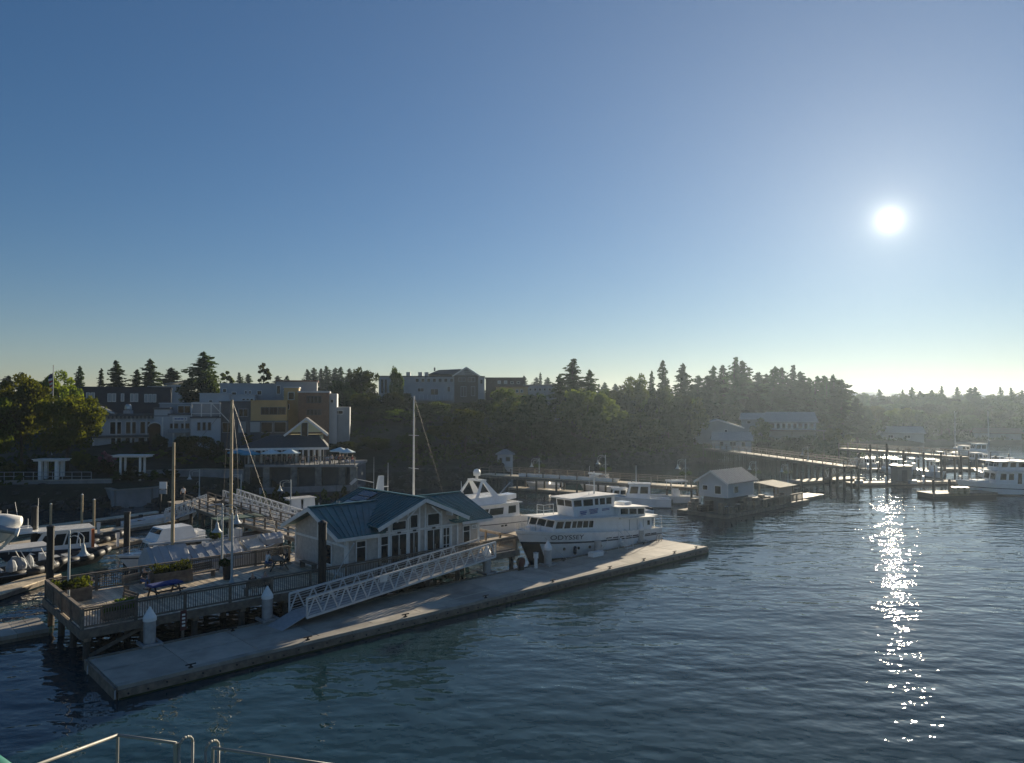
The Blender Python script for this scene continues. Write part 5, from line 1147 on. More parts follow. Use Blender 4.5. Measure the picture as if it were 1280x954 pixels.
MB().bx(-hw, hw, 3.0, 8.8, H + .3, H + 2.6).build('penthouse', M['wall_grey'], t)
for x in (-hw + .1, -hw * .3, hw * .35, hw - .1): MB().bx(x - .07, x + .07, -.0, .14, H + .26, H + 2.3).build('pergola_post', M['trim'], t)
MB().bx(-hw, hw, -.1, .2, H + 2.3, H + 2.5).build('pergola_beam', M['trim'], t); MB().bx(-hw, hw, .02, .07, H + .7, H + .8).build('terrace_rail', M['trim'], t)
MB().beam((hw * .35, .05, H + 2.45), (hw + 1.4, .05, H - .6), .1, .12).build('stair_stringer', M['trim'], t)
bld('corner_block', 'dark grey corner block with shop windows next to the tan building', 275, 314, 503, 565, 120, 10, 'wall_dark', [(298, 310, 511, 521), (298, 309, 527, 541, 'glass_lit'), (278, 292, 528, 541)], frame='wall_grey', parapet=.2)
bld('pale_block', 'light grey windowless upper block behind the roof terrace', 250, 286, 492.5, 510, 128, 10, 'wall_white', [(261, 266, 500, 503)], parapet=.15)
bld('grey_flat_block', 'long grey flat roofed block with small windows on top of the town', 276, 346, 481, 505, 138, 10, 'wall_grey', [(279, 284, 486, 491), (306, 309, 488, 493), (311, 314, 488, 493), (321, 327, 488, 494), (290, 296, 490, 495)], parapet=.25, parm='wall_grey', pane='glass')
bld('grey_wing', 'pale low wing with dark ribbon windows below the grey flat roof', 285, 318, 494, 512, 130, 8, 'wall_white', strip_win(302, 317, 498, 501, 3), parapet=.1)
t, hw, H, loc = bld('tan_building', 'modern tan clad building with a long dark window band', 314, 358, 501.5, 565, 121, 10, 'wall_tan', strip_win(326, 357.5, 509, 518.5, 3, .06), frame='wall_dark', parapet=.15)
x0, z1 = loc(297, 526); x1, z0 = loc(360, 551); MB().bx(x0 + 1.5, x1, -.25, -.02, z0 - 3, z1).build('glass_storefront', M['wall_dark'], t)
for a, b_, c, d, mk in ((314, 324.5, 528, 539.5, 'glass_lit'), (327, 340, 528, 540, 'glass'), (343, 357, 528, 540, 'glass')):
    (xa, za), (xb, zb_) = loc(a, c), loc(b_, d); fo = MB().bx(xa - .08, xb + .08, -.33, -.26, zb_ - .08, za + .08).build('window', M['wall_grey'], t); MB().bx(xa, xb, -.36, -.335, zb_, za).build('pane', M[mk], fo)
t, hw, H, loc = bld('brick_house', 'brown brick house with two rows of dark windows over the restaurant', 373, 411, 491, 552, 128, 10, 'wall_brick', strip_win(383, 402, 495, 504, 4) + strip_win(383, 402, 512, 519, 4), frame='wall_dark', parapet=.3, parm='wall_white')
bld('white_side_block', 'small white block stepping down from the brick house', 411, 421, 492, 520, 130, 8, 'wall_white', [(413, 417, 499, 504)]); bld('grey_step_block', 'low grey block with a dark window at the end of the row', 411, 437, 509, 535, 131, 8, 'wall_grey', [(416, 429, 513, 518)])
bld('timber_top_block', 'flat block with a rusty brown fascia on top of the town row', 346, 396, 477, 500, 140, 9, 'wall_grey', [(344 + 2, 351, 482, 493), (354, 360, 488, 496), (362, 370, 490, 499)], roof='roof_brown')
bld('tan_tower', 'pale tan stair tower between the tan building and brick house', 355, 373, 485, 550, 130, 8, 'wall_tan', [(360, 368, 490, 500), (357, 362, 505, 512)], parapet=.2, parm='wall_white')
t, hw, H, loc = bld('hillside_house', 'small white house with shallow roof high beside the lone fir', 209, 232, 481, 500, 160, 9, 'wall_white', [(220, 228, 483, 489)], frame='wall_grey'); MB().slab([(-hw - .5, -.5, H), (hw + .5, -.5, H + .9), (hw + .5, 9, H + .9), (-hw - .5, 9, H)], .2).build('roof', M['roof_grey'], t)
bld('long_grey_roof_house', 'low pale house behind the navy building', 186, 212, 484, 500, 158, 8, 'wall_grey', [], roof='roof_grey')
# yellow gabled restaurant with terrace
YR = 109.0
t, hw, H, loc = bld('restaurant', 'pale yellow gabled restaurant with dark hip roof over a columned porch', 312, 408, 560, 582, YR, 9, 'wall_dark', strip_win(326, 405, 562, 580, 12, .1), frame='trim')
(xa, zt), (xb, zb_) = loc(355.5, 522), loc(404, 551); zr = loc(0, 556)[1]
MB().bx(xa + .6, xb, 1.6, 8.8, zr - .5, zb_ + .6).build('upper_wall', M['wall_yellow'], t)
x0, x1 = loc(352, 0)[0], loc(408.5, 0)[0]; gable(t, xa + .6, xb, loc(0, 541)[1], loc(0, 524)[1], 1.6, 9, 'roof_dark', 'wall_yellow', .7)
(wa, wz1), (wb2, wz0) = loc(376.5, 529), loc(384, 545.5); f = MB().bx(wa - .1, wb2 + .1, 1.30, 1.38, wz0 - .1, wz1 + .1).build('window', M['trim'], t); MB().bx(wa, wb2, 1.24, 1.29, wz0, wz1).build('pane', M['glass'], f)
x0, x1 = loc(305, 0)[0], loc(415, 0)[0]; z0 = loc(0, 559)[1]; z1 = loc(0, 545)[1]
hip = MB(); hip.loft([[(x0, -2.6, z0), (x1, -2.6, z0), (x1, 8, z0), (x0, 8, z0)], [(x0 + 4.5, 1.5, z1), (x1 - 1.5, 1.5, z1), (x1 - 1.5, 5, z1), (x0 + 4.5, 5, z1)]]); hip.build('porch_roof', M['roof_dark'], t)
MB().bx(x0 - .05, x1 + .05, -2.75, -2.61, z0 - .28, z0 + .05).build('fascia', M['trim'], t)
for px in (320, 327, 335, 376, 384, 391, 398, 405): x, _ = loc(px, 0); MB().bx(x - .12, x + .12, -2.5, -2.26, loc(0, 582)[1], z0 - .02).build('column', M['trim'], t)
tr = thing('restaurant_terrace', 'restaurant terrace deck on stone piers above the shore', 'terrace', (at(370, 580, YR - 6).x, YR - 6, 0), 0); zd = at(370, 581, YR - 6).z
ta, tb_ = at(312, 0, YR - 6).x - tr.location.x, at(447, 0, YR - 6).x - tr.location.x
MB().bx(ta, tb_, 0, 9, zd - .35, zd).build('deck', M['retaining'], tr); MB().bx(ta, tb_, 2.4, 8, -.5, zd - .36).build('back_wall', M['wall_dark'], tr)
for px in (338, 372, 402, 431, 445, 314): x = at(px, 0, YR - 6).x - tr.location.x; MB().bx(x - .45, x + .45, .2, 1.1, .5, zd - .36).build('stone_pier', M['stone'], tr)
n = 22
for i in range(n + 1): x = ta + (tb_ - ta) * i / n; MB().bx(x - .05, x + .05, .05, .15, zd, zd + 1.05).build('rail_post', M['wood'], tr)
MB().bx(ta, tb_, .03, .17, zd + 1.05, zd + 1.12).build('top_rail', M['wood'], tr); b = MB(); [b.bx(ta, tb_, .08, .11, zd + .15 * k, zd + .15 * k + .02) for k in range(1, 7)]; b.build('rail_wires', M['black'], tr, kind='stuff')
def umbrella(label, px, py, Y, mk, R_=1.5, h=2.4, group='terrace umbrellas'):
    p = at(px, py, Y); t = thing('terrace_umbrella', label, 'umbrella', (p.x, Y, zd), 0, group); h = p.z - zd
    MB().tube((0, 0, 0), (0, 0, h), .03, .03, 6).build('pole', M['white'], t)
    for k in range(8):
        a0, a1 = k * math.pi / 4, (k + 1) * math.pi / 4; q = MB(); q.add([(0, 0, h), (R_ * math.cos(a0), R_ * math.sin(a0), h - .5), (R_ * math.cos(a1), R_ * math.sin(a1), h - .5), (R_ * .97 * math.cos(a0), R_ * .97 * math.sin(a0), h - .62), (R_ * .97 * math.cos(a1), R_ * .97 * math.sin(a1), h - .62)], [(0, 1, 2), (1, 3, 4, 2)]); q.build('canopy_panel', M[mk], t)
    MB().lathe([(.3, -.02), (.3, .03), (.04, .06)], n=10).build('base', M['black'], t)
umbrella('blue market umbrella leaning at the stair end of the terrace', 299, 561, YR - 4, 'teal_canvas', 1.7); umbrella('blue market umbrella beside the first porch column', 313, 563, YR - 4.5, 'teal_canvas', 1.5)
umbrella('pale umbrella in front of the porch near its first columns', 339, 562, YR - 4, 'pale_canvas', 1.5); umbrella('pale umbrella in front of the middle of the porch', 363, 561.5, YR - 4, 'pale_canvas', 1.5)
umbrella('white umbrella over the crowded end of the terrace', 425, 559, YR - 3, 'pale_canvas', 1.5); umbrella('second white umbrella at the crowded end of the terrace', 434, 560.5, YR - 3.5, 'pale_canvas', 1.2)
rnd = random.Random(21)
for k in range(16):
    x = at(rnd.uniform(408, 443) if k < 11 else rnd.uniform(322, 400), 0, YR - 5).x; y = YR - rnd.uniform(3.2, 5.4)
    person('diner sitting on the restaurant terrace behind the railing', (x, y, zd), rnd.uniform(0, 6.28), 'sit', ('cloth_white', 'cloth_red', 'cloth_black', 'cloth_pink', 'cloth_blue')[k % 5], ('cloth_blue', 'cloth_black')[k % 2], None, 'hair', 'cloth_black', 'terrace diners')
# retaining walls, stairs, pergolas, rail, flag, shore lamps
strip_wall('retaining_wall', 'tall grey concrete retaining wall along the shore road', 'wall', [(at(178, 0, 101).x, 101), (at(262, 0, 104).x, 104), (at(312, 0, 103.2).x, 103.2)], 3.6, .5, 'retaining', .2)
strip_wall('retaining_wall', 'lower angled concrete wall at the water beside the seawall', 'wall', [(at(138, 0, 96).x, 96), (at(155, 0, 92.5).x, 92.5), (at(198, 0, 95).x, 95), (at(225, 0, 99).x, 99)], 2.6, .5, 'retaining', -.4)
strip_wall('planting_wall', 'low stone garden wall under the restaurant terrace', 'wall', [(at(330, 0, 99.5).x, 99.5), (at(455, 0, 104.0).x, 104.0)], .8, .4, 'retaining', .9, coping=False)
fr = thing('park_railing', 'thin metal railing along the waterfront park above the seawall', 'railing', (at(-30, 0, 95).x, 95, 3.2), 0)
L = at(128, 0, 96).x - at(-30, 0, 95).x
for i in range(14): x = L * i / 13; MB().tube((x, x * .02, 0), (x, x * .02, 1.05), .04, .04, 6).build('post', M['galv'], fr)
for z in (1.05, .5): MB().tube((0, 0, z), (L, L * .02, z), .035, .035, 6).build('rail', M['galv'], fr)
def pergola(label, px0, px1, pyt, pyb, Y, cw=.2):
    a, b = at(px0, pyt, Y), at(px1, pyb, Y); t = thing('pergola', label, 'pergola', ((a.x + b.x) / 2, Y, b.z), 0); w = (b.x - a.x) / 2; h = a.z - b.z; g = TZ(t.location.x, Y) - b.z - .3
    for s in (-1, 1):
        for y in (0, 1.2): MB().bx(s * w * .55 - cw, s * w * .55 + cw, y - cw, y + cw, min(g, 0), h - .28).build('column', M['trim'], t)
    MB().bx(-w * .95, w * .95, -.3, 1.5, h - .28, h - .08).build('lintel', M['trim'], t); MB().bx(-w, w, -.5, 1.7, h - .07, h).build('cap', M['trim'], t)
pergola('white pergola gateway behind the park railing', 42.5, 79.5, 574, 597, 96.5); pergola('white pergola frame above the angled concrete wall', 141, 185, 569, 590, 98.5, .11)
fp = thing('flagpole', 'tall grey flagpole with a limp striped flag over the park trees', 'flagpole', (at(66, 500, 110).x, 110, TZ(at(66, 0, 110).x, 110)), 0); zt = at(66, 458, 110).z - fp.location.z
MB().tube((0, 0, 0), (0, 0, zt), .09, .05, 8).build('pole', M['galv'], fp); MB().lathe([(.02, 0), (.09, .08), (.02, .16)], (0, 0, zt), 8).build('finial', M['gold_spar'], fp)
for k in range(9):
    q = MB(); z0 = zt - 1.0 - k * .33; w = .55 + .12 * math.sin(k); q.add([(-.06, -.05, z0), (-w, -.12, z0 - .25), (-w * .95, -.15, z0 - .58), (-.06, -.05, z0 - .33), (-.35, .12, z0 - .12), (-.35, .12, z0 - .45)], [(0, 4, 5, 3), (4, 1, 2, 5)])
    q.build('flag_stripe', M['flag_blue'] if k < 2 else M['flag_red'] if k % 2 else M['trim'], fp)
for px, pyb, pyt, Y, lab in ((257, 622, 587, 97, 'bell lamp post on the shore in front of the retaining wall'), (308, 632, 593, 96, 'slim lamp post by the stairs under the terrace'), (369, 645, 600, 86, 'bell lamp post at the house end of the approach walkway')):
    g = at(px, pyb, Y).z; h = at(px, pyt, Y).z - g; lamp_post(lab, (at(px, 0, Y).x, Y, g), R(200), h, ((.4, h * .35),))
    MB().tube((at(px, 0, Y).x, Y, -2), (at(px, 0, Y).x, Y, g - .01), .14, .14, 8).build('lamp_footing', M['pile']); o = bpy.data.objects['lamp_footing'] if 'lamp_footing' in bpy.data.objects else None
    if o: tag(o, 'dark timber pile carrying the ' + lab.split(' in front')[0].split(' at the')[0], 'pile'); o.name = 'lamp_pile'
for px, pyt, Y, w in [(400, 610, 101, 30), (425, 606, 103, 30), (352, 606, 99, 34), (330, 612, 98, 26), (448, 612, 104, 30), (372, 614, 99, 26), (300, 607, 100, 30)]:
    T('shrub', 'rounded garden bush on the bank under the terrace', px, pyt, Y, ('shrub', 0), w, 'bank bushes', None, None, 'shrub')
for px, pyt, Y, w in [(165, 596, 97.5, 30), (188, 600, 98, 30), (150, 592, 97.5, 26), (212, 598, 100.3, 26)]:
    T('shrub', 'dark bush along the top of the angled concrete wall', px, pyt, Y, ('shrub', 1), w, 'wall top bushes', None, None, 'shrub')

# ------------------------------------------------------------------ hotel on the bluff, ridge houses
t, hw, H, loc = bld('hotel', 'large grey hotel with dark gable standing on the wooded bluff', 474, 606, 471, 502, 182, 12, 'wall_grey', strip_win(518, 568, 473, 478, 7, .35) + strip_win(476, 485, 474, 492, 2) + [(522, 530, 485, 490), (538, 548, 486, 494), (559, 563, 483, 490), (573, 582, 472, 477, 'glass_lit'), (585, 594, 471.5, 477.5, 'glass_lit'), (576, 583, 483, 496, 'glass_lit'), (589, 594, 483, 495), (600, 604, 474, 480)], frame='wall_white', parapet=.2, parm='roof_dark')
x0, x1 = loc(569, 0)[0], loc(598.5, 0)[0]; MB().bx(x0, x1, -.05, -.012, 0, loc(0, 469)[1]).build('entrance_block', M['wall_brown'], t); gable(t, x0, x1, loc(0, 469)[1], loc(0, 459.5)[1], -.3, 10, 'roof_dark', 'wall_grey', .5)
for k in range(3): (xa, za) = loc(583.5 - 3.2 + k * .4, 463 + k * 2.2); MB().bx(xa, -2 * 0 + xa + (1.1 + k * .35), -.36, -.305, za - .14, za).build('lettering', M['ink'], t)
x2 = loc(537, 0)[0]; q = MB(); q.loft([[(x2, -.4, loc(0, 468)[1]), (x0, -.4, loc(0, 468)[1]), (x0, 11, loc(0, 468)[1]), (x2, 11, loc(0, 468)[1])], [(x2 + 2.5, 4.5, loc(0, 461.5)[1]), (x0 + 2, 4.5, loc(0, 460)[1]), (x0 + 2, 6, loc(0, 460)[1]), (x2 + 2.5, 6, loc(0, 461.5)[1])]]); q.build('main_roof', M['roof_dark'], t)
MB().bx(loc(543.5, 0)[0], loc(545.5, 0)[0], 4, 4.5, loc(0, 463)[1], loc(0, 458.5)[1]).build('chimney', M['wall_dark'], t); MB().bx(loc(512, 0)[0], loc(566, 0)[0], -4, -.02, loc(0, 501)[1], loc(0, 499.5)[1]).build('deck', M['wall_grey'], t)
for px in (510, 525, 533): x, z = loc(px, 466); MB().bx(x - .5, x + .5, 2, 3, H + .2, H + 1.2).build('roof_unit', M['galv'], t)
for i in range(12): x = loc(512 + i * 4.9, 0)[0]; MB().bx(x - .05, x + .05, -4, -3.9, loc(0, 499.4)[1], loc(0, 493.5)[1]).build('deck_post', M['wall_white'], t)
bld('hotel_wing', 'long low wing with dark flat roof adjoining the hotel', 607, 656, 473, 492, 186, 9, 'wall_brown', [(622, 626, 476, 480, 'glass_lit'), (630, 634, 476, 480, 'glass_lit'), (638, 642, 477, 480), (646, 650, 477, 480)], roof='roof_dark')
t, hw, H, loc = bld('ridge_house', 'low house with warm sunlit walls beside the hotel', 620, 660, 484, 496, 172, 7, 'wall_tan', strip_win(626, 655, 487, 491, 5, .4), roof='roof_brown'); bld('ridge_house', 'long pale low roofed house among trees on the ridge', 655, 702, 482, 494, 185, 8, 'wall_grey', strip_win(660, 690, 485, 489, 5, .4), roof='roof_grey')  # first house: sunlit warmth of its walls is put into the tan colour
t, hw, H, loc = bld('kiosk', 'small blue white kiosk with hip roof on the shore slope', 622, 641, 568.5, 583, 133.5, 3, 'wall_white', [(624, 628, 572, 580), (632, 638, 571, 577)], frame='wall_grey'); q = MB(); q.loft([[(-hw - .4, -.4, H), (hw + .4, -.4, H), (hw + .4, 3.4, H), (-hw - .4, 3.4, H)], [(-.3, 1.3, H + .9), (.3, 1.3, H + .9), (.3, 1.7, H + .9), (-.3, 1.7, H + .9)]]); q.build('roof', M['roof_grey'], t)

# ------------------------------------------------------------------ far walkway with lamps, boat sheds and the outer marina
def timber_pier(name, label, A, B, w, post=3.0, pile_sp=3.2, rail=True, plank=2.0, matk='deck', bents=2):
    A, B = Vector(A), Vector(B); d = B - A; L = math.hypot(d.x, d.y); t = thing(name, label, 'pier', (A.x, A.y, 0), math.atan2(d.y, d.x)); z = lambda x: A.z + (B.z - A.z) * x / L
    n = int(L / plank); me = MB().slab([(0.02, -w / 2, 0), (L / n - .02, -w / 2, 0), (L / n - .02, w / 2, 0), (.02, w / 2, 0)], .1).build('deck_panel', M[matk], t, loc=(0, 0, z(0) - .1)).data
    for i in range(1, n): put('deck_panel', me, t, (i * L / n, 0, z(i * L / n) - .1))
    for y in (-w / 2, w / 2): MB().beam((0, y, z(0) - .3), (L, y, z(L) - .3), .2, .36).build('stringer', M['wood'], t)
    k = int(L / pile_sp); pme = MB().tube((0, 0, -6), (0, 0, -.4), .17, .15, 8).build('pile', M['pile'], t, loc=(0, -w / 2, z(0))).data
    for i in range(k + 1):
        for j in range(bents):
            if i or j: put('pile', pme, t, (i * L / k, -w / 2 + j * w / max(1, bents - 1), z(i * L / k)))
    if rail:
        m = int(L / post); rme = MB().bx(-.06, .06, -.06, .06, 0, 1.05).build('rail_post', M['wood'], t, loc=(0, -w / 2, z(0))).data
        for i in range(m + 1):
            for y in (-w / 2, w / 2):
                if i or y > 0: put('rail_post', rme, t, (i * L / m, y, z(i * L / m)))
        for y in (-w / 2, w / 2):
            for hh in (1.05, .6): MB().beam((0, y, z(0) + hh), (L, y, z(L) + hh), .10, .07).build('rail', M['wood'], t)
    return t
fw = timber_pier('far_walkway', 'long railed timber walkway with lamps skirting the wooded bank', G(606, 592, 2.2), G(868, 608, 2.2), 2.4, 2.6)
for px, pyt, lab in ((674, 573, 'lamp post on the far walkway nearest the kiosk'), (757, 569, 'lamp post on the far walkway behind the tour boat'), (857, 574, 'lamp post at the far walkway end by the white shed'), (985, 580, 'lamp post behind the float of the white shed'), (945, 577, 'lamp post with square head behind the white shed'), (1010, 560, 'lamp post on the long trestle pier')):
    p = G(px, 592 + (px - 606) * .061 + .6, 2.2) if px < 900 else G(px, 604, .45) if px < 1000 else G(px, 576, 3.2)
    lamp_post(lab, p, R(200), at(px, pyt, p.y).z - p.z, ((.5, 1.6), (-.5, 1.6)), group='far pier lamps')
rnd = random.Random(14)
for k in range(9):
    f = .22 + k * .052; a, b_ = G(606, 592, 2.2), G(868, 608, 2.2); p = a.lerp(b_, f); b = Boat('stored_skiff', 'small upturned pale skiff stored on the far walkway', (p.x - .8, p.y - .5, 2.22), R(-20) + rnd.uniform(-.2, .2), 'skiff', 'skiffs stored on the walkway')
    b.hull(2.2, .9, .42, .36, .3, 'gel', 'wall_grey', 'wall_grey'); b.part(MB().bx(.8, .95, -.38, .38, .34, .4), 'thwart', 'teak')
dock('low float with moored small boats in front of the far walkway', G(640, 612), G(860, 628), 2.0, group=None)
def small_boat(label, px, py, rz, L=7.0, style=0, group=None, mast=0):
    b = Boat('motorboat', label, G(px, py), rz, 'boat', group); b.hull(L, L * .33, L * .17, L * .12, L * .1, 'gel' if style != 2 else 'navy', 'navy', 'gel', .9, .5)
    z = L * .12
    if style in (0, 2): b.cab(L * .3, L * .66, L * .12, z, z + L * .22, L * .06, 0, .92, 'cabin', 'gel', [(.1, .45, .4, .85), (.55, .9, .4, .85)], [(.1, .46, .4, .86), (.54, .9, .4, .86)], (), 'gel', None, .12)
    if style == 1:
        b.part(MB().bx(L * .25, L * .6, -L * .12, L * .12, z + L * .28, z + L * .31), 'hard_top', 'gel'); [b.part(MB().tube((x, y, z), (x, y, z + L * .28), .03, .03, 6), 'top_post', 'steel') for x in (L * .27, L * .58) for y in (-L * .11, L * .11)]; b.part(MB().bx(L * .38, L * .5, -.4, .4, z, z + 1.1), 'console', 'gel')
    if mast: b.part(MB().tube((L * .5, 0, z), (L * .5, 0, mast), .07, .05, 8), 'mast', 'alu_spar'); b.part(MB().tube((L * .5, -.6, mast * .6), (L * .5, .6, mast * .6), .03, .03, 5), 'crosstree', 'alu_spar')
    b.part(MB().bx(-.3, -.02, -.2, .2, .2, .95), 'outboard', 'black'); return b
small_boat('white fishing boat with a short mast moored before the white shed', 838, 634, TH + R(130), 8.5, 0, None, 5.2)
small_boat('sport boat with a hard top beside the white shed', 872, 628, TH + R(150), 7.0, 1)
small_boat('low white runabout lying across from the tour boat stern', 812, 645, TH + R(160), 6.0, 3)
small_boat('small cabin boat next to the fishing boat', 800, 630, TH + R(140), 6.0, 0)
gs = 'boats at the walkway float'
for k, (px, py) in enumerate(((668, 608), (700, 611), (733, 612), (775, 615))): small_boat('small white boat tied to the float by the far walkway', px, py, R(-15 + 180 * (k % 2)), 5.0 + k * .3, (3, 0, 1, 0)[k], gs)
# --- white shed on its float
SU, SV = 0, 0
P0 = G(912, 645)
sf = thing('shed_float', 'broad timber float with low dark skirting carrying the white shed', 'float', P0, TH)
for k in range(17): MB().bx(-2.5 + k * 1.2, -1.32 + k * 1.2, -1.0, 5.4, .30, .42).build('panel', M['wood'], sf)
MB().bx(-2.4, 17.8, -.9, 5.3, -.4, .295).build('pontoon', M['black'], sf); MB().bx(-2.55, 17.9, -1.1, -1.005, .02, .44).build('edge_beam', M['wood'], sf); MB().bx(-2.65, -2.56, -1.0, 5.4, .02, .44).build('edge_beam', M['wood'], sf)
for k in range(6): MB().bx(17.95 + k * 1.2, 19.13 + k * 1.2, .2, 2.6, .28, .40).build('panel', M['float_deck'], sf)
MB().bx(17.9, 25.0, .3, 2.5, -.3, .275).build('pontoon', M['black'], sf)
sd_ = thing('white_shed', 'white gabled shed with small windows on a dark base on the float', 'shed', W(0, 0) * 0 + P0 + Vector((0, 0, .43)), TH)
MB().bx(.35, 5.65, .8, 3.7, 0, 1.55).build('base', M['wall_dark'], sd_)
MB().bx(0, 6.0, .3, 4.05, 1.56, 3.45).build('wall', M['wall_white'], sd_); rzt, rze = 4.62, 3.42
for u_ in (0.0, 5.85): MB().slab([(u_, .3, 3.451), (u_, 4.05, 3.451), (u_, 2.175, rzt - .05)], .15).build('gable_wall', M['wall_white'], sd_)
for y0, s in ((-.15, 1), (4.5, -1)):
    q = [(-.45, y0, rze - .2), (6.45, y0, rze - .2), (6.45, 2.175, rzt), (-.45, 2.175, rzt)]; r_ = MB().slab(q if s > 0 else q[::-1], .08).build('roof_slope', M['roof_grey'], sd_)
    for k in range(15): f = k / 14; MB().beam(Vector(q[0]).lerp(Vector(q[1]), f) + Vector((0, 0, .10)), Vector(q[3]).lerp(Vector(q[2]), f) + Vector((0, 0, .10)), .05, .06).build('seam', M['galv'], r_)
    for x in (-.48, 6.48): MB().beam((x, y0, rze - .22), (x, 2.175, rzt - .02), .06, .2).build('barge_board', M['trim'], sd_)
for v0, v1, z0, z1 in ((2.9, 3.5, 2.35, 2.85), (1.1, 1.85, 2.0, 2.9)):
    f = MB().bx(-.06, -.004, v0 - .08, v1 + .08, z0 - .08, z1 + .08).build('window', M['trim'], sd_); MB().bx(-.085, -.062, v0, v1, z0, z1).build('pane', M['glass'], f)
f = MB().bx(1.4, 2.4, .22, .296, 2.0, 2.9).build('window', M['trim'], sd_); MB().bx(1.5, 2.3, .19, .218, 2.08, 2.82).build('pane', M['glass'], f)
for u_ in (.0, 5.86): MB().bx(u_, u_ + .14, .23, .297, 1.6, 3.44).build('corner_board', M['trim'], sd_)
ls = thing('lean_to', 'open lean to shelter with pale sheet roof at the end of the shed float', 'shelter', P0 + Vector((12.4 * CU, 12.4 * math.sin(TH), .43)), TH)
for x in (0, 4):
    for y in (.4, 3.0): MB().bx(x - .08, x + .08, y - .08, y + .08, 0, 1.9 + y * .12).build('post', M['wood'], ls)
MB().slab([(-.4, 0, 1.86), (4.4, 0, 1.86), (4.4, 3.4, 2.3), (-.4, 3.4, 2.3)], .06).build('roof', M['roof_dark'], ls); MB().bx(3.95, 4.05, .5, 2.9, 0, 1.8).build('side_wall', M['wall_grey'], ls)
rnd = random.Random(6)
def on_float(u_, v_): return P0 + Vector((u_ * CU - v_ * math.sin(TH), u_ * math.sin(TH) + v_ * CU, .43))
gg = 'gear stacked on the shed float'
for k in range(26):
    c = thing('fish_crate', 'dark slatted crate in the gear piled on the shed float', 'crate', on_float(rnd.uniform(-1.8, 12), rnd.uniform(-.7, .1) if k % 3 else rnd.uniform(-.6, .3)) if k < 20 else on_float(rnd.uniform(-1.9, -.5), rnd.uniform(-.4, 4.6)) if k > 5 else on_float(6.6 + (k % 3) * .85, -.5 + (k // 3) * .9), TH + rnd.uniform(-.3, .3), gg); h = rnd.uniform(.5, 1.5)
    for z in range(3): MB().bx(-.4, .4, -.3, .3, z * h / 3 + .01, (z + 1) * h / 3 - .02).build('slat', M['wood'] if k % 3 else M['black'], c)
for k in range(4):
    c = thing('barrel', 'dark drum standing among the gear on the shed float', 'barrel', on_float(-1.6 + k * 2.7, -.45), TH, gg); MB().lathe([(.28, 0), (.31, .3), (.31, .55), (.28, .85)], n=12).build('drum', M['rubber'], c); MB().lathe([(.29, .86), (.29, .9), (.1, .92)], n=12).build('lid', M['galv'], c)
c = thing('work_table', 'white topped work table beside the shed', 'table', on_float(7.2, 1.6), TH); MB().bx(-.9, .9, -.5, .5, 1.1, 1.18).build('top', M['white'], c); [MB().bx(x - .05, x + .05, y - .05, y + .05, 0, 1.09).build('leg', M['white'], c) for x in (-.8, .8) for y in (-.4, .4)]; MB().bx(-.6, .6, -.3, .3, 1.185, 1.5).build('bin', M['gel'], c)
railing('float_railing', 'low dark railing round the gear on the shed float', [(0, 0), (11.0, 0)], 1.5, 1.0, .43, 'wood', None, True, thing('float_railing', 'low dark picket railing along the front of the shed float', 'railing', on_float(5.5, -.8), TH))
# --- trestle pier, gangway, marina floats and piles on the right
timber_pier('trestle_pier', 'long high trestle pier on a forest of dark piles running to the marina', G(886, 560, 3.3), G(1064, 583, 3.3), 2.6, 2.6, 1.7, True, 2.2, 'wood', 3)
timber_pier('marina_pier', 'raised marina pier with bright handrails above the moored boats', G(1054, 560, 3.6), G(1205, 571, 3.6), 2.4, 2.4, 2.6, True, 2.0, 'wood')
gangway('truss gangway climbing from the marina float to the trestle pier', G(1034, 598, .6), G(1076, 581.5, 3.3), 1.6, 1.3, 8)
dock('long sunlit float leading from the white shed towards the gangway', G(946, 608), G(1072, 600), 3.2, .5, 1.4, 'wood', None)
dock('outer marina float running under the raised pier', G(1060, 607), G(1232, 604), 2.6, .5, 1.4, 'wood', None)
dock('inner marina float lined with small boats', G(1075, 589), G(1290, 588), 2.2, .5, 1.4, 'wood', None)
dock('short dark float with a timber stack beside the white motor vessel', G(1156, 622), G(1235, 620), 3.4, .7, 1.4, 'wood', None)
for k, (px, pb_, pt_) in enumerate(((1073, 606, 568), (1088.5, 602, 556), (1109, 602, 555), (1130, 604, 563), (1155, 603, 566), (1177, 604, 566), (1202, 603, 570), (1221, 600, 568), (1167, 622, 601), (1187, 621.5, 600), (930, 612, 592), (1002, 607, 590), (1245, 596, 570), (1262, 592, 568))):
    g = G(px, pb_); t = thing('marina_pile', 'dark timber pile rising from the marina floats', 'pile', g, 0, 'marina piles'); h = at(px, pt_, g.y).z; MB().tube((0, 0, -3), (0, 0, h), .20, .17, 10).build('shaft', M['pile'], t); MB().lathe([(.2, h - .05), (.2, h + .05), (.04, h + .14)], n=10).build('cap', M['black'], t)
hb_ = thing('float_hut', 'dark box shaped hut standing on the outer marina float', 'hut', G(1127, 605), 0); MB().bx(-1.15, 1.15, -1, 1.2, .51, 2.9).build('wall', M['wall_dark'], hb_); MB().bx(-1.3, 1.3, -1.15, 1.35, 2.91, 3.03).build('roof', M['roof_grey'], hb_); MB().bx(-.4, .4, -1.04, -1.005, .55, 2.3).build('door', M['navy'], hb_)
for k in range(6):
    g = G(1192 + k * 3.6, 617, .72) + Vector((0, (k % 2) * .5, 0)); t = thing('timber_stack', 'stack of tan sawn timber on the short dark float', 'timber stack', g, R(90), 'timber stacks')
    for j in range(4): MB().bx(-.6, .6, -.2, .2, j * .22, j * .22 + .2).build('board', M['gold_spar'], t)
rnd = random.Random(31); gm = 'boats moored in the marina'
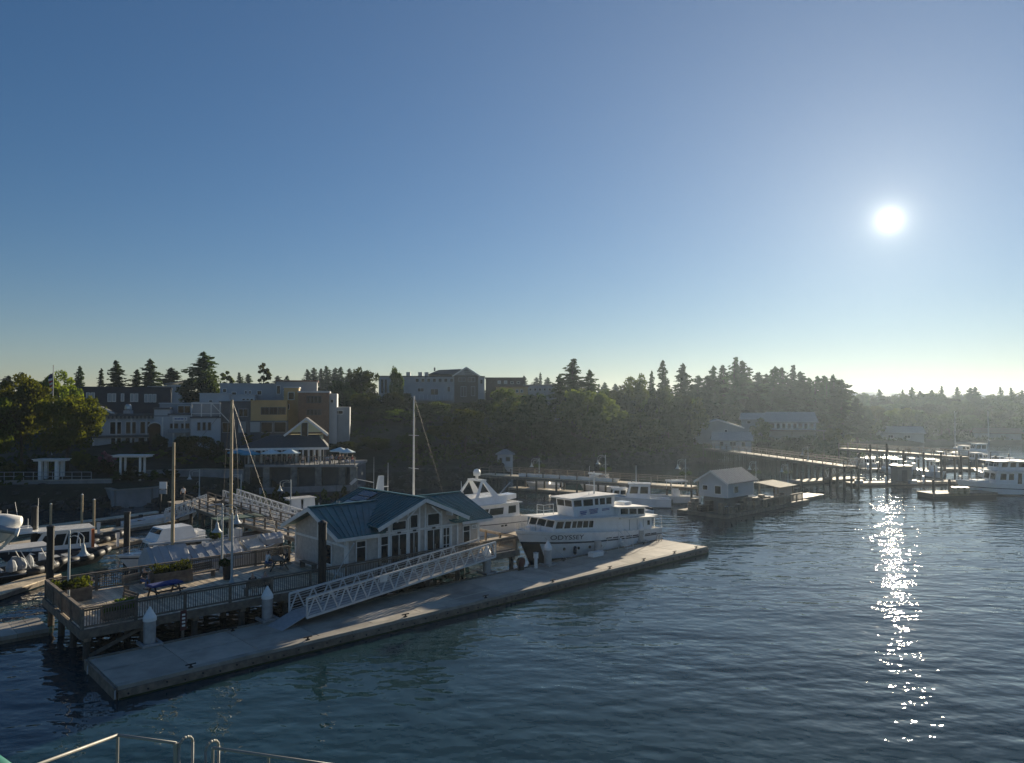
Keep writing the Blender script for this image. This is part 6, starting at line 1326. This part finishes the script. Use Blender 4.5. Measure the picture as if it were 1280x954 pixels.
for k in range(20):
    px = 1080 + (k * 53) % 205 + rnd.uniform(-3, 3); py = (584, 594, 578, 599)[k % 4] + rnd.uniform(-1, 1)
    small_boat('small pale boat moored between the marina piles', px, py, R(rnd.choice((80, 95, 265, 280))), rnd.uniform(5, 7.5), k % 4, gm)
sailboat('sailboat', 'sailing yacht with bare mast far out among the marina boats', G(1268, 580), R(175), 9.0, 11.5, 'alu_spar', None)
sailboat('sailboat', 'dark hulled sailing yacht moored off the far shore', G(1222, 566), R(178), 10.0, 11.0, 'alu_spar', None, 'navy')
small_boat('white cruiser moored near the far shore', 1245, 570, R(178), 9.0, 0); small_boat('pale cabin boat by the far shore houses', 1190, 569, R(5), 7.0, 0)
mv = Boat('motor_vessel', 'big white two deck motor vessel moored past the short dark float', G(1292, 618), R(176)); mv.hull(10.8, 4.2, 2.0, 1.45, 1.2, 'gel', 'black', 'gel', .9, .5, .1, (.55, .62, 'navy'))
mv.cab(.8, 6.2, 1.75, 1.45, 3.35, .35, 0, .97, 'saloon', 'gel', [(.1, .24, .4, .85), (.34, .44, .1, .88), (.55, .68, .4, .85), (.75, .9, .4, .85)], [(.1, .45, .4, .85), (.55, .9, .4, .85)], (), 'gel', None, .3)
mv.cab(1.6, 5.6, 1.4, 3.48, 4.75, .3, 0, .96, 'pilothouse', 'gel', [(.1, .3, .4, .88), (.4, .6, .4, .88), (.7, .9, .4, .88)], [(.08, .46, .4, .88), (.54, .92, .4, .88)], (), 'trim', None, .7)
mv.rail(6.5, 10.5, 6, .7); mv.part(MB().bx(6.6, 8.4, -1.0, 1.0, 1.75, 2.05), 'trunk_cabin', 'gel'); mv.part(MB().tube((3.2, 0, 4.85), (3.2, 0, 6.6), .06, .04, 8), 'mast', 'white'); mv.part(MB().bx(2.7, 3.7, -.3, .3, 5.0, 5.2), 'radar', 'white')
rnd = random.Random(63)
for k in range(16):
    px, pb_ = 1066 + (k * 29) % 215 + rnd.uniform(-3, 3), (590, 597, 585, 603)[k % 4]; g = G(px, pb_); h = rnd.uniform(1.6, 3.6)
    t = thing('thin_pile', 'thin dark post between the boats of the marina', 'pile', g, 0, 'thin marina posts'); MB().tube((0, 0, -3), (0, 0, h), .11, .09, 8).build('shaft', M['pile'], t); MB().lathe([(.1, h), (.02, h + .1)], n=8).build('tip', M['trim'], t)
for k in range(6):
    px = 1070 + k * 35 + rnd.uniform(-4, 4); py = 588.5 if k % 2 else 605; t = thing('dock_box', 'white dock locker on the marina floats', 'locker', G(px, py, .5), rnd.uniform(-.1, .1), 'marina dock lockers')
    MB().bx(-.55, .55, -.3, .3, .005, .5).build('body', M['wall_grey'], t); MB().bx(-.58, .58, -.33, .33, .502, .58).build('lid', M['trim'], t)
for k in range(8): power_post(G(1082 + k * 24 + rnd.uniform(-3, 3), 604.5 if k % 2 else 588, .5), 'slim power post on the marina floats', 'marina power posts')
# --- houses on the point
def gable_house(name, label, px0, px1, py_eave, py_base, py_ridge, Y, depth, wallm, roofm, wins, along=True):
    t, hw, H, loc = bld(name, label, px0, px1, py_eave, py_base, Y, depth, wallm, wins, frame='trim'); zr = loc(0, py_ridge)[1]
    if along:
        for s in (-1, 1):
            y = -.7 if s < 0 else depth + .7; q = [(-hw - .6, y, H - .25), (hw + .6, y, H - .25), (hw + .1, depth / 2, zr), (-hw - .1, depth / 2, zr)]
            MB().slab(q if s < 0 else q[::-1], .15).build('roof_slope', M[roofm], t)
        for x in (-hw, hw - .15): MB().slab([(x, .1, H), (x, depth - .1, H), (x, depth / 2, zr - .1)], .15).build('gable_wall', M[wallm], t)
    else: gable(t, -hw, hw, H, zr, 0, depth, roofm, wallm, .6)
    return t, hw, H, loc
gable_house('waterside_house', 'grey boathouse like building with a broad shallow gable at the shore', 868, 926, 534, 562, 525, 182, 9, 'wall_grey', 'roof_grey', [(873, 876, 537, 541), (905, 909, 537, 541), (890, 897, 547, 556)], False)
t, hw, H, loc = gable_house('waterside_house', 'low house with glinting hip roof under the broad gable', 892, 938, 550, 563, 541.5, 170, 8, 'wall_white', 'roof_grey', [(900, 905, 552, 558), (912, 920, 552, 558), (926, 931, 552, 559)])
t, hw, H, loc = gable_house('waterside_house', 'big waterside house with wide pale roof and long window front', 960, 1018, 527, 548, 516, 190, 10, 'wall_white', 'roof_grey', strip_win(964, 1016, 529, 536, 8, .3))
MB().bx(-hw - .5, hw + 2, -3.5, -.02, loc(0, 538.5)[1], loc(0, 537)[1]).build('deck', M['wood'], t); [MB().bx(x - .08, x + .08, -3.4, -3.2, -1, loc(0, 538.6)[1]).build('deck_post', M['wood'], t) for x in (-hw, 0, hw + 1.5)]
gable_house('waterside_house', 'smaller pale roofed wing beside the big waterside house', 928, 958, 524, 535, 517, 196, 8, 'wall_grey', 'roof_grey', [(934, 939, 526, 530), (946, 951, 526, 530)])
gable_house('shore_house', 'low rounded roofed house on the far shore behind the marina', 1105, 1152, 541, 552, 534, 240, 9, 'wall_grey', 'roof_grey', [(1112, 1118, 544, 548), (1130, 1137, 544, 548)])
gable_house('shore_house', 'small cabin with bright roof among trees on the far shore', 1090, 1110, 534, 543, 529, 262, 6, 'wall_white', 'roof_grey', [(1095, 1099, 537, 540)])
gable_house('shore_house', 'pale house glimpsed high in the wood behind the marina', 1158, 1178, 523, 531, 519, 285, 6, 'wall_white', 'roof_grey', [(1162, 1166, 525, 528)])
gable_house('shore_house', 'long low house at the end of the far shore', 1222, 1272, 541, 551, 536, 245, 8, 'wall_grey', 'roof_brown', [(1230, 1236, 544, 548), (1250, 1256, 544, 548)])
gz = 'shore bushes under the point houses'
rnd = random.Random(91)
for k in range(26):
    px = 862 + (k * 23) % 215 + rnd.uniform(-3, 3); Y = rnd.uniform(168, 182) + max(0, (px - 940) * .10)
    T('shore_bush', 'dark bush on the bank under the waterside houses', px, rnd.uniform(553, 566) if not 938 < px < 1050 else rnd.uniform(541, 552), Y, (('dark', 0), ('dark', 1))[k % 2], rnd.uniform(22, 34), gz, None, None, 'bush')
# denser wood on the point and slopes
gf = 'firs thickening the point wood'
rnd = random.Random(55)
for k in range(26):
    px = 860 + (k * 31) % 205 + rnd.uniform(-4, 4); T('fir_tree', 'dark fir filling the wood behind the waterside houses', px, rnd.uniform(468, 492), rnd.uniform(214, 246), ('fir', k % 5), rnd.uniform(18, 30), gf)
for k, (px, py, Y) in enumerate(((1062, 500, 236), (1078, 505, 240), (1094, 508, 246), (1110, 511, 250), (1070, 518, 234), (1088, 522, 240), (1128, 508, 258), (1146, 512, 262))):
    T('broadleaf_tree', 'leafy tree where the point wood runs down to the far shore', px, py, Y, (('round', 1), ('dark', 0), ('round', 3))[k % 3], 30, 'trees at the foot of the point')
for k, (px, py, Y) in enumerate(((158, 577, 106), (176, 574, 108), (196, 572, 110), (216, 570, 111), (232, 574, 108), (266, 566, 111), (280, 570, 110), (294, 574, 108), (20, 575, 99), (48, 570, 101), (66, 578, 99))):
    T('garden_shrub', 'leafy garden shrub on the slope between shops and seawall', px, py, Y, ('shrub', k % 2), 26, 'shrubs on the shop slope', None, None, 'shrub')
for k, (px, py, Y) in enumerate(((228, 545, 113), (272, 548, 113), (176, 552, 113))):
    T('street_tree', 'small dark street tree standing in front of the white shops', px, py, Y, ('dark', k % 2), 20, 'street trees by the shops')
gx = 'trees on the upper slope'
for k in range(24):
    px = 700 + (k * 41) % 175 + rnd.uniform(-4, 4); T('broadleaf_tree', 'dark leafy tree covering the upper slope past the hotel', px, rnd.uniform(482, 505), rnd.uniform(178, 205), (('dark', 0), ('round', 0), ('dark', 1), ('round', 2))[k % 4], rnd.uniform(30, 46), gx)
gy = 'trees between the town and the hotel'
for k in range(12):
    px = 425 + (k * 29) % 100 + rnd.uniform(-4, 4); T('broadleaf_tree', 'dark leafy tree on the slope between town and hotel', px, rnd.uniform(488, 520), rnd.uniform(150, 172), (('dark', 0), ('round', 0), ('dark', 1))[k % 3], rnd.uniform(30, 44), gy)
for k, (px, py) in enumerate(((520, 505), (548, 508), (575, 503), (605, 498), (622, 502), (650, 500), (676, 498), (560, 515), (590, 520), (612, 530))):
    T('bank_tree', 'leafy tree close under the hotel deck on the bluff', px, py, 168, (('dark', 0), ('round', 1))[k % 2], 36, 'trees under the hotel deck')

# ------------------------------------------------------------------ the ferry's own rail and gear at the bottom left
def fpt(px, py, d): v = Vector(ray(px, py)); return Vector((0, 0, CAMH)) + v * (d / v.y)
def rail_run(t, pts, r=.0135): MB().path(pts, r, 10).build('rail', M['rail_paint'], t, smooth=True)
DR = 7.0
fz = fpt(147, 919, DR).z
ft = thing('ferry_railing', 'grey painted steel railing of the ferry deck with a corner post', 'railing', (0, 0, 0), 0)
a, c, e = fpt(147, 919, DR), fpt(220, 929, DR * 1.0), None
def down(p, h): return p - Vector((0, 0, h))
dirv = (c - a); left = Vector((-1.3, -1.9, 0))
rail_run(ft, [a, a + left]); rail_run(ft, [a, c]); rail_run(ft, [down(a, .42), down(a, .42) + left]); rail_run(ft, [down(a, .42), down(c, .42)])
MB().tube(down(a, 1.1), a,   .0135, .0135, 10).build('post', M['rail_paint'], ft); MB().tube(down(c, 1.1), c, .022, .022, 10).build('post', M['rail_paint'], ft)
MB().tube(down(a + left, 1.1), a + left,   .0135, .0135, 10).build('post', M['rail_paint'], ft)
def hoop(label, p, w, d):
    t = thing('ladder_hoop', label, 'handrail', (0, 0, 0), 0, 'ferry ladder hoops'); n = 8; q = p + Vector((w, d, 0))
    pts = [down(p, 1.0)] + [p.lerp(q, (1 - math.cos(math.pi * k / n)) / 2) + Vector((0, 0, .07 * math.sin(math.pi * k / n) - .07)) for k in range(n + 1)] + [down(q, 1.0)]
    MB().path(pts, .0125, 8).build('tube', M['rail_paint'], t, smooth=True); MB().tube(down(p, 1.0), down(p, .97), .06, .06, 10).build('foot', M['steel'], t)
hoop('bent steel ladder hoop next to the corner railing of the ferry', fpt(224, 925, DR), .075, .12); hoop('bent steel ladder hoop at the start of the straight ferry railing', fpt(257, 930, DR), .075, .12)
f2 = thing('ferry_railing', 'straight grey steel railing of the ferry deck beyond the ladder gap', 'railing', (0, 0, 0), 0)
a, b2 = fpt(266, 935, DR), fpt(420, 957, DR * .97); rail_run(f2, [a, b2]); rail_run(f2, [down(a, .42), down(b2, .42)])
for f in (0, .46, 1): p = a.lerp(b2, f); MB().tube(down(p, 1.1), p,   .0135, .0135, 10).build('post', M['rail_paint'], f2)
dk = MB().bx(-4.2, -.2, 3.2, 7.4, fz - 1.25, fz - 1.12).build('ferry_deck', M['green_paint']); tag(dk, 'green painted steel deck under the ferry railing', 'deck')
g1 = fpt(-70, 935, 5.0); g2 = fpt(20, 1003, 4.6)
o = MB().tube(g1, g2, .14, .14, 24).build('ferry_pipe', M['green_paint'], smooth=True); tag(o, 'thick green painted steel pipe on the ferry side', 'pipe')
# rescue boat bow on its ferry davit
rbt = thing('rescue_boat', 'white rounded rescue boat bow with tow fitting hanging at the ferry side', 'boat', fpt(-33, 663, 14.0), R(12))
rings = []
for x, ry, z0, z1 in ((-2.4, .62, -.70, .25), (-1.4, .62, -.70, .27), (-.5, .58, -.64, .30), (.15, .44, -.46, .31), (.55, .26, -.22, .29), (.80, .08, .06, .24)):
    rings.append([(x, ry * math.cos(a), (z0 + z1) / 2 + (z1 - z0) / 2 * math.sin(a)) for a in [k * math.pi / 7 for k in range(14)]])
MB().loft(rings).build('hull', M['trim'], rbt, smooth=True)
MB().loft([[(x, ry * 1.02 * s, z1 - .05 + dz) for s, dz in ((-1, 0), (1, 0), (1, .05), (-1, .05))] for x, ry, z1 in ((-2.4, .6, .25), (-.5, .56, .3), (.3, .38, .31))]).build('cover', M['black'], rbt)
MB().tube((.30, -.34, .13), (.80, -.20, -.02), .07, .06, 12).build('tow_fitting', M['galv'], rbt); MB().tube((.79, -.203, -.017), (.84, -.19, -.03), .085, .085, 12).build('fitting_rim', M['white'], rbt)
MB().path([(.75, 0, -.02), (.5, 0, -.32), (.1, 0, -.56), (-.5, 0, -.72)], .035, 8).build('keel_strip', M['trim'], rbt)
MB().tube((-1.0, 0, .25), (-1.0, 0, 3.0), .04, .04, 8).build('davit_fall', M['steel'], rbt)
